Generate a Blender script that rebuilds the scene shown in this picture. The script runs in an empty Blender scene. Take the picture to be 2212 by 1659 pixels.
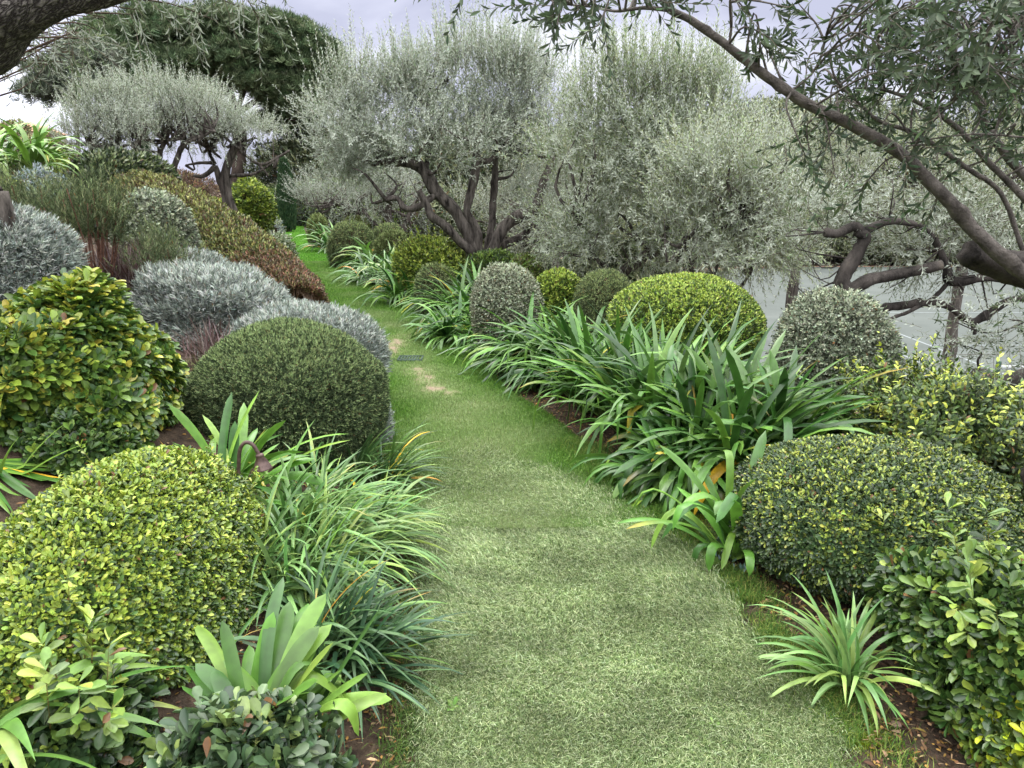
import bpy, math
import numpy as np

# ------------------------------------------------------------------ camera, world, sun
scene = bpy.context.scene
col = scene.collection
rng = np.random.default_rng(11)
PITCH = math.radians(15.0)
CAMZ = 1.6
HFOV = math.radians(69.0)
cam_d = bpy.data.cameras.new('camera')
cam_d.sensor_fit = 'HORIZONTAL'
cam_d.angle = HFOV
cam_d.clip_start = 0.05
cam_d.clip_end = 5000
cam = bpy.data.objects.new('camera', cam_d)
cam.location = (0, 0, CAMZ)
cam.rotation_euler = (math.radians(90) - PITCH, 0, 0)
col.objects.link(cam)
scene.camera = cam

SUN_EL, SUN_AZ = math.radians(52), math.radians(-35)     # azimuth from +Y towards +X
w = bpy.data.worlds.new('World'); scene.world = w; w.use_nodes = True
nt = w.node_tree; nt.nodes.clear()
def N(t, **k):
    n = nt.nodes.new(t)
    for a, b in k.items():
        if a == 'ins':
            for i, v in b.items(): n.inputs[i].default_value = v
        else: setattr(n, a, b)
    return n
def LK(a, b): nt.links.new(a, b)
sky = N('ShaderNodeTexSky'); sky.sky_type = 'NISHITA'; sky.sun_disc = False
sky.sun_elevation = SUN_EL; sky.sun_rotation = SUN_AZ
tc = N('ShaderNodeTexCoord'); mp = N('ShaderNodeMapping'); mp.inputs['Scale'].default_value = (1, 1, 3.4)
mp.inputs['Location'].default_value = (0.35, 0.0, 0.1)
LK(tc.outputs['Generated'], mp.inputs['Vector'])
n1 = N('ShaderNodeTexNoise', ins={'Scale': 3.2, 'Detail': 7.0, 'Roughness': 0.5, 'Distortion': 0.3})
LK(mp.outputs['Vector'], n1.inputs['Vector'])
cr = N('ShaderNodeValToRGB')
cr.color_ramp.elements[0].position = 0.40; cr.color_ramp.elements[0].color = (5.4, 5.6, 7.2, 1)
cr.color_ramp.elements[1].position = 0.60; cr.color_ramp.elements[1].color = (8.8, 9.0, 9.9, 1)
e = cr.color_ramp.elements.new(0.5); e.color = (6.7, 6.9, 8.5, 1)
LK(n1.outputs['Fac'], cr.inputs['Fac'])
# overcast gradient: the overhead cloud is brighter than the horizon
sx = N('ShaderNodeSeparateXYZ'); LK(tc.outputs['Generated'], sx.inputs[0])
mr = N('ShaderNodeMapRange'); mr.inputs['From Min'].default_value = 0.22; mr.inputs['From Max'].default_value = 0.95
mr.inputs['To Min'].default_value = 1.0; mr.inputs['To Max'].default_value = 5.8
LK(sx.outputs['Z'], mr.inputs['Value'])
# brighter low band towards the left where the sun glows through
dp = N('ShaderNodeVectorMath', operation='DOT_PRODUCT')
dp.inputs[1].default_value = Vn = (-0.66, 0.74, 0.05)
LK(tc.outputs['Generated'], dp.inputs[0])
mr2 = N('ShaderNodeMapRange'); mr2.inputs['From Min'].default_value = 0.93; mr2.inputs['From Max'].default_value = 1.0
mr2.inputs['To Min'].default_value = 1.0; mr2.inputs['To Max'].default_value = 1.9
LK(dp.outputs['Value'], mr2.inputs['Value'])
mm = N('ShaderNodeMath', operation='MULTIPLY'); LK(mr.outputs[0], mm.inputs[0]); LK(mr2.outputs[0], mm.inputs[1])
vm = N('ShaderNodeVectorMath', operation='SCALE'); LK(cr.outputs['Color'], vm.inputs[0]); LK(mm.outputs[0], vm.inputs['Scale'])
hs = N('ShaderNodeHueSaturation'); ms_ = N('ShaderNodeMapRange'); ms_.inputs['From Min'].default_value = .22; ms_.inputs['From Max'].default_value = .5
ms_.inputs['To Min'].default_value = 1.0; ms_.inputs['To Max'].default_value = 0.15
LK(sx.outputs['Z'], ms_.inputs['Value']); LK(ms_.outputs[0], hs.inputs['Saturation']); LK(vm.outputs[0], hs.inputs['Color'])
mx = N('ShaderNodeMix', data_type='RGBA'); mx.inputs['Factor'].default_value = 0.96
LK(sky.outputs['Color'], mx.inputs['A']); LK(hs.outputs['Color'], mx.inputs['B'])
bg = N('ShaderNodeBackground'); bg.inputs['Strength'].default_value = 0.1
LK(mx.outputs['Result'], bg.inputs['Color'])
wo = N('ShaderNodeOutputWorld'); LK(bg.outputs[0], wo.inputs[0])

sun_d = bpy.data.lights.new('sun', 'SUN'); sun_d.energy = 1.4; sun_d.angle = math.radians(22); sun_d.color = (1.0, 0.95, 0.87)
sun = bpy.data.objects.new('sun', sun_d); col.objects.link(sun)
from mathutils import Vector
sd = Vector((math.sin(SUN_AZ) * math.cos(SUN_EL), math.cos(SUN_AZ) * math.cos(SUN_EL), math.sin(SUN_EL)))
sun.rotation_euler = sd.to_track_quat('Z', 'Y').to_euler()
scene.view_settings.view_transform = 'Standard'
scene.view_settings.look = 'None'
scene.view_settings.exposure = 0.22
scene.view_settings.gamma = 1.0
scene.cycles.max_bounces = 6
scene.cycles.diffuse_bounces = 2
scene.cycles.glossy_bounces = 2
scene.cycles.transmission_bounces = 3

# ------------------------------------------------------------------ measuring helpers
FU = 1106 / math.tan(HFOV / 2)
FWD = np.array([0, math.cos(PITCH), -math.sin(PITCH)]); UPV = np.array([0, math.sin(PITCH), math.cos(PITCH)])
def P(u, v, y):
    d = FWD + np.array([1., 0, 0]) * (u - 1106) / FU + UPV * (829.5 - v) / FU
    return np.array([0, 0, CAMZ]) + d * (y / d[1])
def PX(v, y):                                    # metres per unit at that depth
    d = FWD + UPV * (829.5 - v) / FU
    return (y / d[1]) / FU
def PG(u, v, z=0.0):
    d = FWD + np.array([1., 0, 0]) * (u - 1106) / FU + UPV * (829.5 - v) / FU
    return np.array([0, 0, CAMZ]) + d * ((z - CAMZ) / d[2])
LEFT = [(880, 1659), (895, 1400), (900, 1200), (870, 1050), (830, 950), (815, 850), (812, 780), (795, 720), (700, 670),
        (655, 600), (625, 550), (600, 520), (570, 500), (545, 490)]
RIGHT = [(1890, 1659), (1790, 1500), (1700, 1400), (1620, 1300), (1540, 1200), (1440, 1100), (1385, 1050), (1300, 1000),
         (1240, 950), (1180, 900), (1090, 850), (1050, 800), (1005, 750), (935, 700), (895, 660), (805, 600), (745, 570),
         (700, 550), (672, 530), (655, 510), (650, 490)]
def curve(L):
    g = np.array([PG(u, v)[:2] for u, v in L]); g = g[np.argsort(g[:, 1])]
    return g
CL, CR = curve(LEFT), curve(RIGHT)
def XL(y): return np.interp(y, CL[:, 1], CL[:, 0])
def XR(y): return np.interp(y, CR[:, 1], CR[:, 0])
CZ = -2.8
def H(x, y):
    x = np.asarray(x, float); y = np.asarray(y, float)
    dl = np.maximum(0, XL(y) - x - 0.15)
    hl = 2.3 * (1 - np.exp(-dl * 0.2)) * np.clip(1.2 - (y - 16) / 30, 0.35, 1)
    dr = np.maximum(0, x - XR(y) - 1.5)
    hr = CZ * np.clip(dr * 0.16, 0, 1) ** 0.85
    lum = 0.02 * np.sin(x * 3.1 + y * 1.3) * np.sin(y * 2.7 - x) * ((dl > 0) | (dr > 0))
    return hl + hr + lum

# ------------------------------------------------------------------ mesh helpers
def S(r, g, b):
    c = np.array([r, g, b]) / 255.0
    return np.where(c <= 0.04045, c / 12.92, ((c + 0.055) / 1.055) ** 2.4)
class MB:
    def __init__(s): s.v = []; s.q = []; s.t = []; s.c = []; s.n = 0
    def add(s, V, Q=None, T=None, C=None):
        V = np.asarray(V, float).reshape(-1, 3)
        if Q is not None and len(Q): s.q.append(np.asarray(Q) + s.n)
        if T is not None and len(T): s.t.append(np.asarray(T) + s.n)
        if C is None: C = np.full((len(V), 3), 0.5)
        C = np.asarray(C, float)
        if C.ndim == 1: C = np.tile(C, (len(V), 1))
        s.v.append(V); s.c.append(C); s.n += len(V)
    def build(s, name, mat, parent=None, smooth=False, loc=(0, 0, 0)):
        me = bpy.data.meshes.new(name)
        V = np.concatenate(s.v) - np.array(loc); C = np.concatenate(s.c)
        q = np.concatenate(s.q).reshape(-1, 4) if s.q else np.zeros((0, 4), int)
        t = np.concatenate(s.t).reshape(-1, 3) if s.t else np.zeros((0, 3), int)
        me.vertices.add(len(V)); me.vertices.foreach_set('co', V.astype(np.float32).ravel())
        loops = np.concatenate([q.ravel(), t.ravel()]).astype(np.int32)
        me.loops.add(len(loops)); me.loops.foreach_set('vertex_index', loops)
        npoly = len(q) + len(t)
        st = np.concatenate([np.arange(len(q)) * 4, len(q) * 4 + np.arange(len(t)) * 3]).astype(np.int32)
        me.polygons.add(npoly); me.polygons.foreach_set('loop_start', st)
        if smooth: me.polygons.foreach_set('use_smooth', np.ones(npoly, bool))
        me.update(calc_edges=True)
        a = me.attributes.new('Col', 'FLOAT_COLOR', 'POINT')
        a.data.foreach_set('color', np.concatenate([C, np.ones((len(C), 1))], 1).astype(np.float32).ravel())
        if mat: me.materials.append(mat)
        o = bpy.data.objects.new(name, me); col.objects.link(o)
        if parent is not None: o.parent = parent
        else: o.location = loc
        return o
def tag(o, label=None, cat=None, group=None, kind=None):
    if label: o['label'] = label
    if cat: o['category'] = cat
    if group: o['group'] = group
    if kind: o['kind'] = kind
    return o
def empty(name, loc, label, cat, group=None):
    o = bpy.data.objects.new(name, None); o.location = [float(a) for a in loc]; o.empty_display_size = 0.2
    col.objects.link(o); return tag(o, label, cat, group)

def nrm(a): return a / (np.linalg.norm(a, axis=-1, keepdims=True) + 1e-9)
def rvec(n): return nrm(rng.normal(size=(n, 3)))
def catmull(pts, rad, per=5):
    pts = np.asarray(pts, float); rad = np.asarray(rad, float)
    P4 = np.concatenate([pts, rad[:, None]], 1)
    E = np.concatenate([[2 * P4[0] - P4[1]], P4, [2 * P4[-1] - P4[-2]]])
    out = []
    for i in range(1, len(E) - 2):
        p0, p1, p2, p3 = E[i - 1:i + 3]
        for k in range(per):
            t = k / per
            out.append(.5 * (2 * p1 + (p2 - p0) * t + (2 * p0 - 5 * p1 + 4 * p2 - p3) * t * t + (3 * p1 - p0 - 3 * p2 + p3) * t ** 3))
    out.append(P4[-1]); out = np.array(out)
    return out[:, :3], np.maximum(out[:, 3], 1e-4)
def tube(mb, pts, rad, ring=8, per=5, rough=0.0, C=None, knots=0, cap=True):
    p, r = catmull(pts, rad, per)
    n = len(p); t = nrm(np.gradient(p, axis=0))
    up = np.array([0, 0, 1.0]) if abs(t[0][2]) < 0.9 else np.array([1.0, 0, 0])
    a = np.cross(t[0], up); a /= np.linalg.norm(a)
    A = []
    for i in range(n):
        a = a - t[i] * (a @ t[i]); a /= np.linalg.norm(a); A.append(a.copy())
    A = np.array(A); B = np.cross(t, A)
    th = np.arange(ring) / ring * 2 * np.pi
    s = np.concatenate([[0], np.cumsum(np.linalg.norm(np.diff(p, axis=0), axis=1))])
    R = r[:, None] * np.ones((1, ring))
    if rough:
        ph = rng.uniform(0, 6.28, 6); f = 1 / np.maximum(r.mean(), 1e-3)
        R = R * (1 + rough * (0.5 * np.sin(th * 3 + s[:, None] * f * .5 + ph[0]) + 0.4 * np.sin(th * 5 - s[:, None] * f * .9 + ph[1])
                 + 0.3 * np.sin(s[:, None] * f * 1.3 + ph[2]) + 0.5 * rng.normal(size=R.shape) * .5))
        for _ in range(knots):
            i0 = rng.integers(1, n - 1); j0 = rng.uniform(0, 6.28)
            dd = (s[:, None] - s[i0]) / (r[i0] * 1.0)
            da = np.angle(np.exp(1j * (th[None] - j0)))
            R = R + r[i0] * 0.45 * np.exp(-dd ** 2 - (da / 0.6) ** 2)
    V = p[:, None] + R[..., None] * (np.cos(th)[None, :, None] * A[:, None] + np.sin(th)[None, :, None] * B[:, None])
    i = np.arange(n - 1)[:, None] * ring; j = np.arange(ring)[None]; j2 = (j + 1) % ring
    Q = np.stack([i + j, i + j2, i + ring + j2, i + ring + j], -1).reshape(-1, 4)
    V = V.reshape(-1, 3); T = []
    if cap:
        V = np.concatenate([V, p[-1:], p[:1]]); b = (n - 1) * ring
        T = [(b + k, b + (k + 1) % ring, n * ring) for k in range(ring)] + [((k + 1) % ring, k, n * ring + 1) for k in range(ring)]
    mb.add(V, Q, T, C)
def box(mb, x0, x1, y0, y1, z0, z1, C=None):
    V = [(x, y, z) for z in (z0, z1) for y in (y0, y1) for x in (x0, x1)]
    mb.add(V, [(0, 2, 3, 1), (4, 5, 7, 6), (0, 1, 5, 4), (2, 6, 7, 3), (0, 4, 6, 2), (1, 3, 7, 5)], None, C)

# leaf templates: (along, across, up) + faces
T_OB = (np.array([(0, 0, 0), (.3, -.24, .03), (.3, 0, -.05), (.3, .24, .03), (.68, -.5, .04), (.68, 0, -.09), (.68, .5, .04),
                  (.92, -.33, -.03), (.92, .33, -.03), (1, 0, -.13)], float),
        np.array([(1, 4, 5, 2), (2, 5, 6, 3), (4, 7, 9, 5), (5, 9, 8, 6)]), np.array([(0, 1, 2), (0, 2, 3)]))
T_LA = (np.array([(0, 0, 0), (.35, -.5, .05), (.35, .5, .05), (.72, -.38, -.03), (.72, .38, -.03), (1, 0, -.14)], float),
        np.array([(1, 3, 4, 2)]), np.array([(0, 1, 2), (3, 5, 4)]))
T_SI = (np.array([(0, 0, 0), (.5, -.5, .08), (.5, .5, .08), (1, 0, 0)], float), np.zeros((0, 4), int), np.array([(0, 1, 3), (0, 3, 2)]))
def put_leaves(mb, tpl, base, d, nr, L, W, C):
    tv, tq, tt = tpl
    n = len(base); d = nrm(d); sd_ = nrm(np.cross(d, nr)); nr = np.cross(sd_, d)
    L = np.broadcast_to(L, n); W = np.broadcast_to(W, n)
    V = (base[:, None] + tv[None, :, 0, None] * (L[:, None, None] * d[:, None]) + tv[None, :, 1, None] * (W[:, None, None] * sd_[:, None])
         + tv[None, :, 2, None] * (L[:, None, None] * nr[:, None]))
    k = len(tv); off = (np.arange(n) * k)[:, None, None]
    mb.add(V.reshape(-1, 3), (tq[None] + off).reshape(-1, 4), (tt[None] + off).reshape(-1, 3), np.repeat(C, k, 0))
def pick(pal, n, jit=0.16, w=None):
    pal = np.array([S(*c[:3]) for c in pal]); w = None if w is None else np.array(w) / np.sum(w)
    i = rng.choice(len(pal), n, p=w)
    return pal[i] * np.exp(rng.normal(0, jit, (n, 1))) * (1 + rng.normal(0, 0.05, (n, 3)))

# ------------------------------------------------------------------ materials
def newmat(name):
    m = bpy.data.materials.new(name); m.use_nodes = True; t = m.node_tree; t.nodes.clear()
    return m, t
def mn(t, ty, ins=None, **k):
    n = t.nodes.new(ty)
    for a, b in k.items(): setattr(n, a, b)
    for a, b in (ins or {}).items(): n.inputs[a].default_value = b
    return n
def leafmat(name, rough=0.5, transl=0.2, under=None, spec=0.4, veins=60., uf=.75):
    m, t = newmat(name); L = t.links.new
    at = mn(t, 'ShaderNodeAttribute', attribute_name='Col')
    tcn = mn(t, 'ShaderNodeTexCoord')
    nz = mn(t, 'ShaderNodeTexNoise', {'Scale': veins, 'Detail': 3.0}); L(tcn.outputs['Object'], nz.inputs['Vector'])
    r = mn(t, 'ShaderNodeMapRange', {'From Min': .25, 'From Max': .75, 'To Min': .75, 'To Max': 1.25}); L(nz.outputs['Fac'], r.inputs['Value'])
    sc = mn(t, 'ShaderNodeVectorMath', operation='SCALE'); L(at.outputs['Color'], sc.inputs[0]); L(r.outputs[0], sc.inputs['Scale'])
    colr = sc.outputs[0]
    if under is not None:
        g = mn(t, 'ShaderNodeNewGeometry'); mxx = mn(t, 'ShaderNodeMix', data_type='RGBA'); mxx.inputs['B'].default_value = (*under, 1)
        f = mn(t, 'ShaderNodeMath', {1: uf}, operation='MULTIPLY'); L(g.outputs['Backfacing'], f.inputs[0])
        L(f.outputs[0], mxx.inputs['Factor']); L(colr, mxx.inputs['A']); colr = mxx.outputs['Result']
    p = mn(t, 'ShaderNodeBsdfPrincipled', {'Roughness': rough, 'Specular IOR Level': spec}); L(colr, p.inputs['Base Color'])
    out = mn(t, 'ShaderNodeOutputMaterial')
    if transl > 0:
        tr = mn(t, 'ShaderNodeBsdfTranslucent'); L(colr, tr.inputs['Color'])
        ms = mn(t, 'ShaderNodeMixShader', {0: transl}); L(p.outputs[0], ms.inputs[1]); L(tr.outputs[0], ms.inputs[2]); L(ms.outputs[0], out.inputs[0])
    else: L(p.outputs[0], out.inputs[0])
    return m
def noisemat(name, c1, c2, scale=8., rough=.9, bump=.4, c3=None, detail=8., stretch=(1, 1, 1), bscale=None, dist=0.0, lo=.35, hi=.65, spec=.2):
    m, t = newmat(name); L = t.links.new
    tcn = mn(t, 'ShaderNodeTexCoord'); mpp = mn(t, 'ShaderNodeMapping', {'Scale': stretch}); L(tcn.outputs['Object'], mpp.inputs['Vector'])
    nz = mn(t, 'ShaderNodeTexNoise', {'Scale': scale, 'Detail': detail, 'Roughness': .65, 'Distortion': dist}); L(mpp.outputs[0], nz.inputs['Vector'])
    rp = mn(t, 'ShaderNodeValToRGB'); el = rp.color_ramp.elements
    el[0].position = lo; el[0].color = (*S(*c1), 1); el[1].position = hi; el[1].color = (*S(*c2), 1)
    if c3: q = el.new(hi + .12); q.color = (*S(*c3), 1)
    L(nz.outputs['Fac'], rp.inputs['Fac'])
    p = mn(t, 'ShaderNodeBsdfPrincipled', {'Roughness': rough, 'Specular IOR Level': spec}); L(rp.outputs[0], p.inputs['Base Color'])
    n2 = mn(t, 'ShaderNodeTexNoise', {'Scale': bscale or scale * 3, 'Detail': 6.0, 'Roughness': .7}); L(mpp.outputs[0], n2.inputs['Vector'])
    b = mn(t, 'ShaderNodeBump', {'Strength': bump, 'Distance': .02}); L(n2.outputs['Fac'], b.inputs['Height']); L(b.outputs[0], p.inputs['Normal'])
    out = mn(t, 'ShaderNodeOutputMaterial'); L(p.outputs[0], out.inputs[0])
    return m
M = {}
M['leaf'] = leafmat('green_leaf', .45, .14, spec=.5)
M['leafy'] = leafmat('glossy_leaf', .36, .13, spec=.55)
M['matte'] = leafmat('felted_leaf', .8, .15, spec=.15)
M['olive'] = leafmat('olive_leaf', .5, .33, under=tuple(S(190, 197, 184)), spec=.35)
M['olive_near'] = leafmat('dark_olive_leaf', .5, .15, under=tuple(S(104, 114, 96)), spec=.25, uf=.4)
M['strap'] = leafmat('strap_leaf', .36, .15, spec=.42, veins=25.)
M['grass'] = leafmat('grass_blade', .6, .25, spec=.25)
M['turf'] = leafmat('turf_fibre', .55, .1, spec=.3)
M['bark'] = noisemat('olive_bark', (34, 30, 27), (112, 105, 98), 11., bump=1.0, stretch=(1.6, 1.6, .3), c3=(122, 118, 110), bscale=40.)
M['bark_pale'] = noisemat('young_olive_bark', (70, 65, 60), (122, 115, 107), 22., bump=1.0, rough=.75, bscale=60., c3=(146, 142, 130))
M['bark_dark'] = noisemat('dark_olive_bark', (28, 26, 24), (86, 80, 75), 9., bump=1.0, stretch=(1, 1, .4), c3=(110, 102, 90), bscale=36.)  # olive bark in a darker brown-grey
M['pinebark'] = noisemat('pine_bark', (46, 40, 36), (98, 86, 78), 3., bump=.8)
M['twig'] = noisemat('twig_bark', (42, 32, 24), (84, 68, 52), 30., bump=.3)
M['soil'] = noisemat('garden_soil', (44, 36, 30), (90, 76, 62), 16., bump=1.0, c3=(128, 108, 88), bscale=70., lo=.3, hi=.6)

# ------------------------------------------------------------------ ground
def grid(xs, ys, zf):
    X, Y = np.meshgrid(xs, ys); V = np.stack([X, Y, zf(X, Y)], -1).reshape(-1, 3)
    n = len(xs); i = np.arange(len(ys) - 1)[:, None] * n; j = np.arange(n - 1)[None]
    Q = np.stack([i + j, i + j + 1, i + n + j + 1, i + n + j], -1).reshape(-1, 4)
    return V, Q
xs = np.concatenate([-np.geomspace(800, 12, 18), np.arange(-11.5, 12, .16), np.geomspace(12.2, 900, 24)])
ys = np.concatenate([np.arange(-6, 16, .16), np.geomspace(16.2, 60, 50), np.geomspace(62, 2500, 20)])
mb = MB(); V, Q = grid(xs, ys, H); mb.add(V, Q)
tag(mb.build('ground', M['soil'], smooth=True), kind='structure')

# lawn: real grass further along, worn patches; soil shows through by noise
def lawnmat():
    m, t = newmat('lawn_sward'); L = t.links.new
    tcn = mn(t, 'ShaderNodeTexCoord')
    nz = mn(t, 'ShaderNodeTexNoise', {'Scale': 1.6, 'Detail': 9.0, 'Roughness': .7}); L(tcn.outputs['Object'], nz.inputs['Vector'])
    rp = mn(t, 'ShaderNodeValToRGB'); el = rp.color_ramp.elements
    el[0].position = .33; el[0].color = (*S(104, 130, 66), 1); el[1].position = .7; el[1].color = (*S(78, 112, 44), 1)
    L(nz.outputs['Fac'], rp.inputs['Fac'])
    at = mn(t, 'ShaderNodeAttribute', attribute_name='Col'); sp = mn(t, 'ShaderNodeSeparateXYZ'); L(at.outputs['Vector'], sp.inputs[0]); mp_ = mn(t, 'ShaderNodeMix', data_type='RGBA'); L(sp.outputs['Y'], mp_.inputs['Factor']); L(rp.outputs[0], mp_.inputs['A']); mp_.inputs['B'].default_value = (*S(112, 130, 80), 1)
    me_ = mn(t, 'ShaderNodeMix', data_type='RGBA'); L(sp.outputs['X'], me_.inputs['Factor']); L(mp_.outputs['Result'], me_.inputs['A']); me_.inputs['B'].default_value = (*S(146, 126, 110), 1)
    n2 = mn(t, 'ShaderNodeTexNoise', {'Scale': 55., 'Detail': 5.0, 'Roughness': .8}); L(tcn.outputs['Object'], n2.inputs['Vector'])
    r = mn(t, 'ShaderNodeMapRange', {'From Min': .3, 'From Max': .7, 'To Min': .5, 'To Max': 1.25}); L(n2.outputs['Fac'], r.inputs['Value'])
    sc = mn(t, 'ShaderNodeVectorMath', operation='SCALE'); L(me_.outputs['Result'], sc.inputs[0]); L(r.outputs[0], sc.inputs['Scale'])
    p = mn(t, 'ShaderNodeBsdfPrincipled', {'Roughness': .9, 'Specular IOR Level': .15}); L(sc.outputs[0], p.inputs['Base Color'])
    b = mn(t, 'ShaderNodeBump', {'Strength': .6, 'Distance': .02}); L(n2.outputs['Fac'], b.inputs['Height']); L(b.outputs[0], p.inputs['Normal'])
    out = mn(t, 'ShaderNodeOutputMaterial'); L(p.outputs[0], out.inputs[0]); return m
M['lawn'] = lawnmat()
M['turfbase'] = noisemat('turf_backing', (70, 84, 48), (104, 118, 70), 5., bump=.5, bscale=120.)
def strip(ys, z, inl=0., inr=0., nx=14, zf=None):
    ys = np.asarray(ys); s = np.linspace(0, 1, nx)[None]
    a = (XL(ys) + inl)[:, None]; b = (XR(ys) - inr)[:, None]
    X = a + (b - a) * s; Y = np.broadcast_to(ys[:, None], X.shape)
    Z = np.full_like(X, z) + (zf(X, Y) if zf else 0)
    V = np.stack([X, Y, Z], -1).reshape(-1, 3); i = np.arange(len(ys) - 1)[:, None] * nx; j = np.arange(nx - 1)[None]
    return V, np.stack([i + j, i + j + 1, i + nx + j + 1, i + nx + j], -1).reshape(-1, 4)
def und(X, Y): return 0.012 + 0.007 * np.sin(X * 2.1 + 1) * np.sin(Y * 1.3) + 0.004 * np.sin(X * 5 + Y * 3.3)
yend = CR[-1, 1]
#LAWN
mb = MB()
def TURFR(y): return XR(y) + .018 * np.sin(y * 7.) + .012 * np.sin(y * 17. + 1) - np.interp(y, [1, 1.9, 3, 4.2], [.09, .09, .12, .2])
ysT = np.linspace(-2.5, 4.1, 60); nx = 24
sT = np.linspace(0, 1, nx)[None]
yy = ysT[:, None] + 0 * sT
aT = (XL(ysT) + np.interp(ysT, [1, 2.3, 4], [.02, .05, .08]))[:, None]; bT = TURFR(ysT)[:, None]
X = aT + (bT - aT) * sT
yy = np.where(yy > 3.1, 3.1 + (yy - 3.1) * .86 * (1 - .8 * (2 * np.abs(sT - .5)) ** 2.4), yy)
V = np.stack([X, yy, .012 - .012 * np.clip((yy - 2.7) / .8, 0, 1) + und(X, yy)], -1).reshape(-1, 3); i = np.arange(len(ysT) - 1)[:, None] * nx; j = np.arange(nx - 1)[None]
mb.add(V, np.stack([i + j, i + j + 1, i + nx + j + 1, i + nx + j], -1).reshape(-1, 4))
tag(mb.build('turf_path', M['turfbase'], smooth=True), kind='structure')

def vnoise(x, y, f, seed=0):
    r = np.random.default_rng(seed); o = 0
    for k in range(6):
        a = r.uniform(0, 6.28); ff = f * (1 + k * .55)
        o = o + np.sin(x * np.cos(a) * ff + y * np.sin(a) * ff + r.uniform(0, 6.28)) / (1 + k * .35)
    return o / 2.6
def blades(mb, x, y, z, h, wd, lean, C, az=None):
    n = len(x); az = rng.uniform(0, 6.28, n) if az is None else az
    d = np.stack([np.cos(az), np.sin(az), 0 * az], -1); sdv = np.stack([-np.sin(az), np.cos(az), 0 * az], -1)
    fa = rng.uniform(0, 6.28, n); sdv = np.stack([np.cos(fa), np.sin(fa), 0 * fa], -1) * .7 + sdv * .3
    b = np.stack([x, y, z], -1); h = np.broadcast_to(h, n)[:, None]; wd = np.broadcast_to(wd, n)[:, None]; lean = np.broadcast_to(lean, n)[:, None]
    up = np.array([0, 0, 1.])
    m_ = b + h * (up * .6 * (1 - lean * .3) + d * lean * .35); t_ = b + h * (up * (1 - lean * .65) + d * lean)
    V = np.stack([b - sdv * wd / 2, b + sdv * wd / 2, m_ + sdv * wd * .4, m_ - sdv * wd * .4, t_], 1)
    off = (np.arange(n) * 5)[:, None]
    mb.add(V.reshape(-1, 3), np.array([[0, 1, 2, 3]]) + off, np.array([[3, 2, 4]]) + off, np.repeat(C, 5, 0))
# artificial turf fibres (pale olive, combed sideways)
n = 270000
y = 1.55 + (4.7 - 1.55) * rng.random(n) ** 1.35; sx_ = rng.random(n)
lo = XL(y) + .03 + rng.normal(0, .02, n); hi = TURFR(y) + .015 + rng.normal(0, .028, n); x = lo + (hi - lo) * sx_
k = (y < 4.15 - .75 * (2 * np.abs(sx_ - .5)) ** 2.4 + rng.normal(0, .17, n)); x, y = x[k], y[k]; n = len(x)
g = vnoise(x, y, 9, 3); g2 = vnoise(x, y, 3, 8)
C = pick([(146, 160, 112), (122, 140, 86), (96, 118, 66), (168, 180, 138), (78, 100, 54)], n, .14) * (1 + .2 * g + .16 * g2 + .22 * vnoise(x * .45, y * 1.6, 13, 31))[:, None].clip(.45, 1.7)
az = vnoise(x, y, 2.2, 5) * 1.4 + rng.normal(0, .8, n) + 3.6
mb = MB(); blades(mb, x, y, .010 - .006 * np.clip((y - 2.7) / .5, 0, 1) + und(x, y), rng.uniform(.018, .042, n) * (1 + .3 * g), .0019 * (1 + .25 * y), rng.uniform(.5, 1.2, n), C, az)
tag(mb.build('artificial_grass', M['turf']), kind='stuff')
# living lawn blades
PATCH = [(846, 752, 34, 26), (905, 803, 32, 11), (940, 842, 34, 13), (1090, 1012, 24, 6), (975, 852, 22, 8), (918, 822, 30, 12)]
def worn(x, y):
    m_ = np.zeros_like(x)
    for u, v, a, b in PATCH:
        c = PG(u, v); sxx = a * PX(v, c[1]); syy = abs(PG(u, v - b)[1] - c[1])
        q = ((x - c[0]) / sxx) ** 2 + ((y - c[1]) / syy) ** 2
        m_ = np.maximum(m_, np.exp(-q * .8) * (1 + .3 * vnoise(x, y, 14, 2)))
    return m_
n = 330000
y = 3.25 + (16 - 3.25) * rng.random(n) ** 1.9; x = XL(y) - .03 + (XR(y) + .06 - XL(y)) * rng.random(n)
k = rng.random(n) > worn(x, y) * 1.05; x, y = x[k], y[k]; n = len(x)
g = vnoise(x, y, 2.4, 4) + .4 * vnoise(x, y, 9, 14)
lat = np.abs((x - XL(y)) / (XR(y) - XL(y)) - .45) * 2
t = np.clip(.22 + .45 * g + .95 * lat ** 1.3 + .45 * np.clip((y - 7) / 3, 0, 1), 0, 1)[:, None]
C = pick([(142, 158, 104), (122, 144, 84), (154, 166, 120)], n, .15) * (1 - t) + pick([(94, 134, 50), (74, 114, 40), (114, 150, 64)], n, .15) * t
mb = MB(); blades(mb, x, y, und(x, y) + .001, rng.uniform(.016, .038, n), .0016 * (1 + .3 * y), rng.uniform(.1, .9, n), C)
tag(mb.build('lawn_grass', M['grass']), kind='stuff')
n = 60000
y = 16 + (yend - 16) * rng.random(n); x = XL(y) + (XR(y) + .1 - XL(y)) * rng.random(n)
mb = MB(); blades(mb, x, y, .016 + 0 * x, rng.uniform(.03, .05, n), .014, rng.uniform(.1, .9, n), pick([(96, 150, 50), (80, 134, 36), (120, 170, 66)], n))
tag(mb.build('lawn_grass', M['grass']), kind='stuff')
mb = MB(); V, Q = strip(np.concatenate([np.arange(2.9, 12, .03), np.geomspace(12.03, yend, 90)]), 0.003, 0., 0., 70, und)
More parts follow.
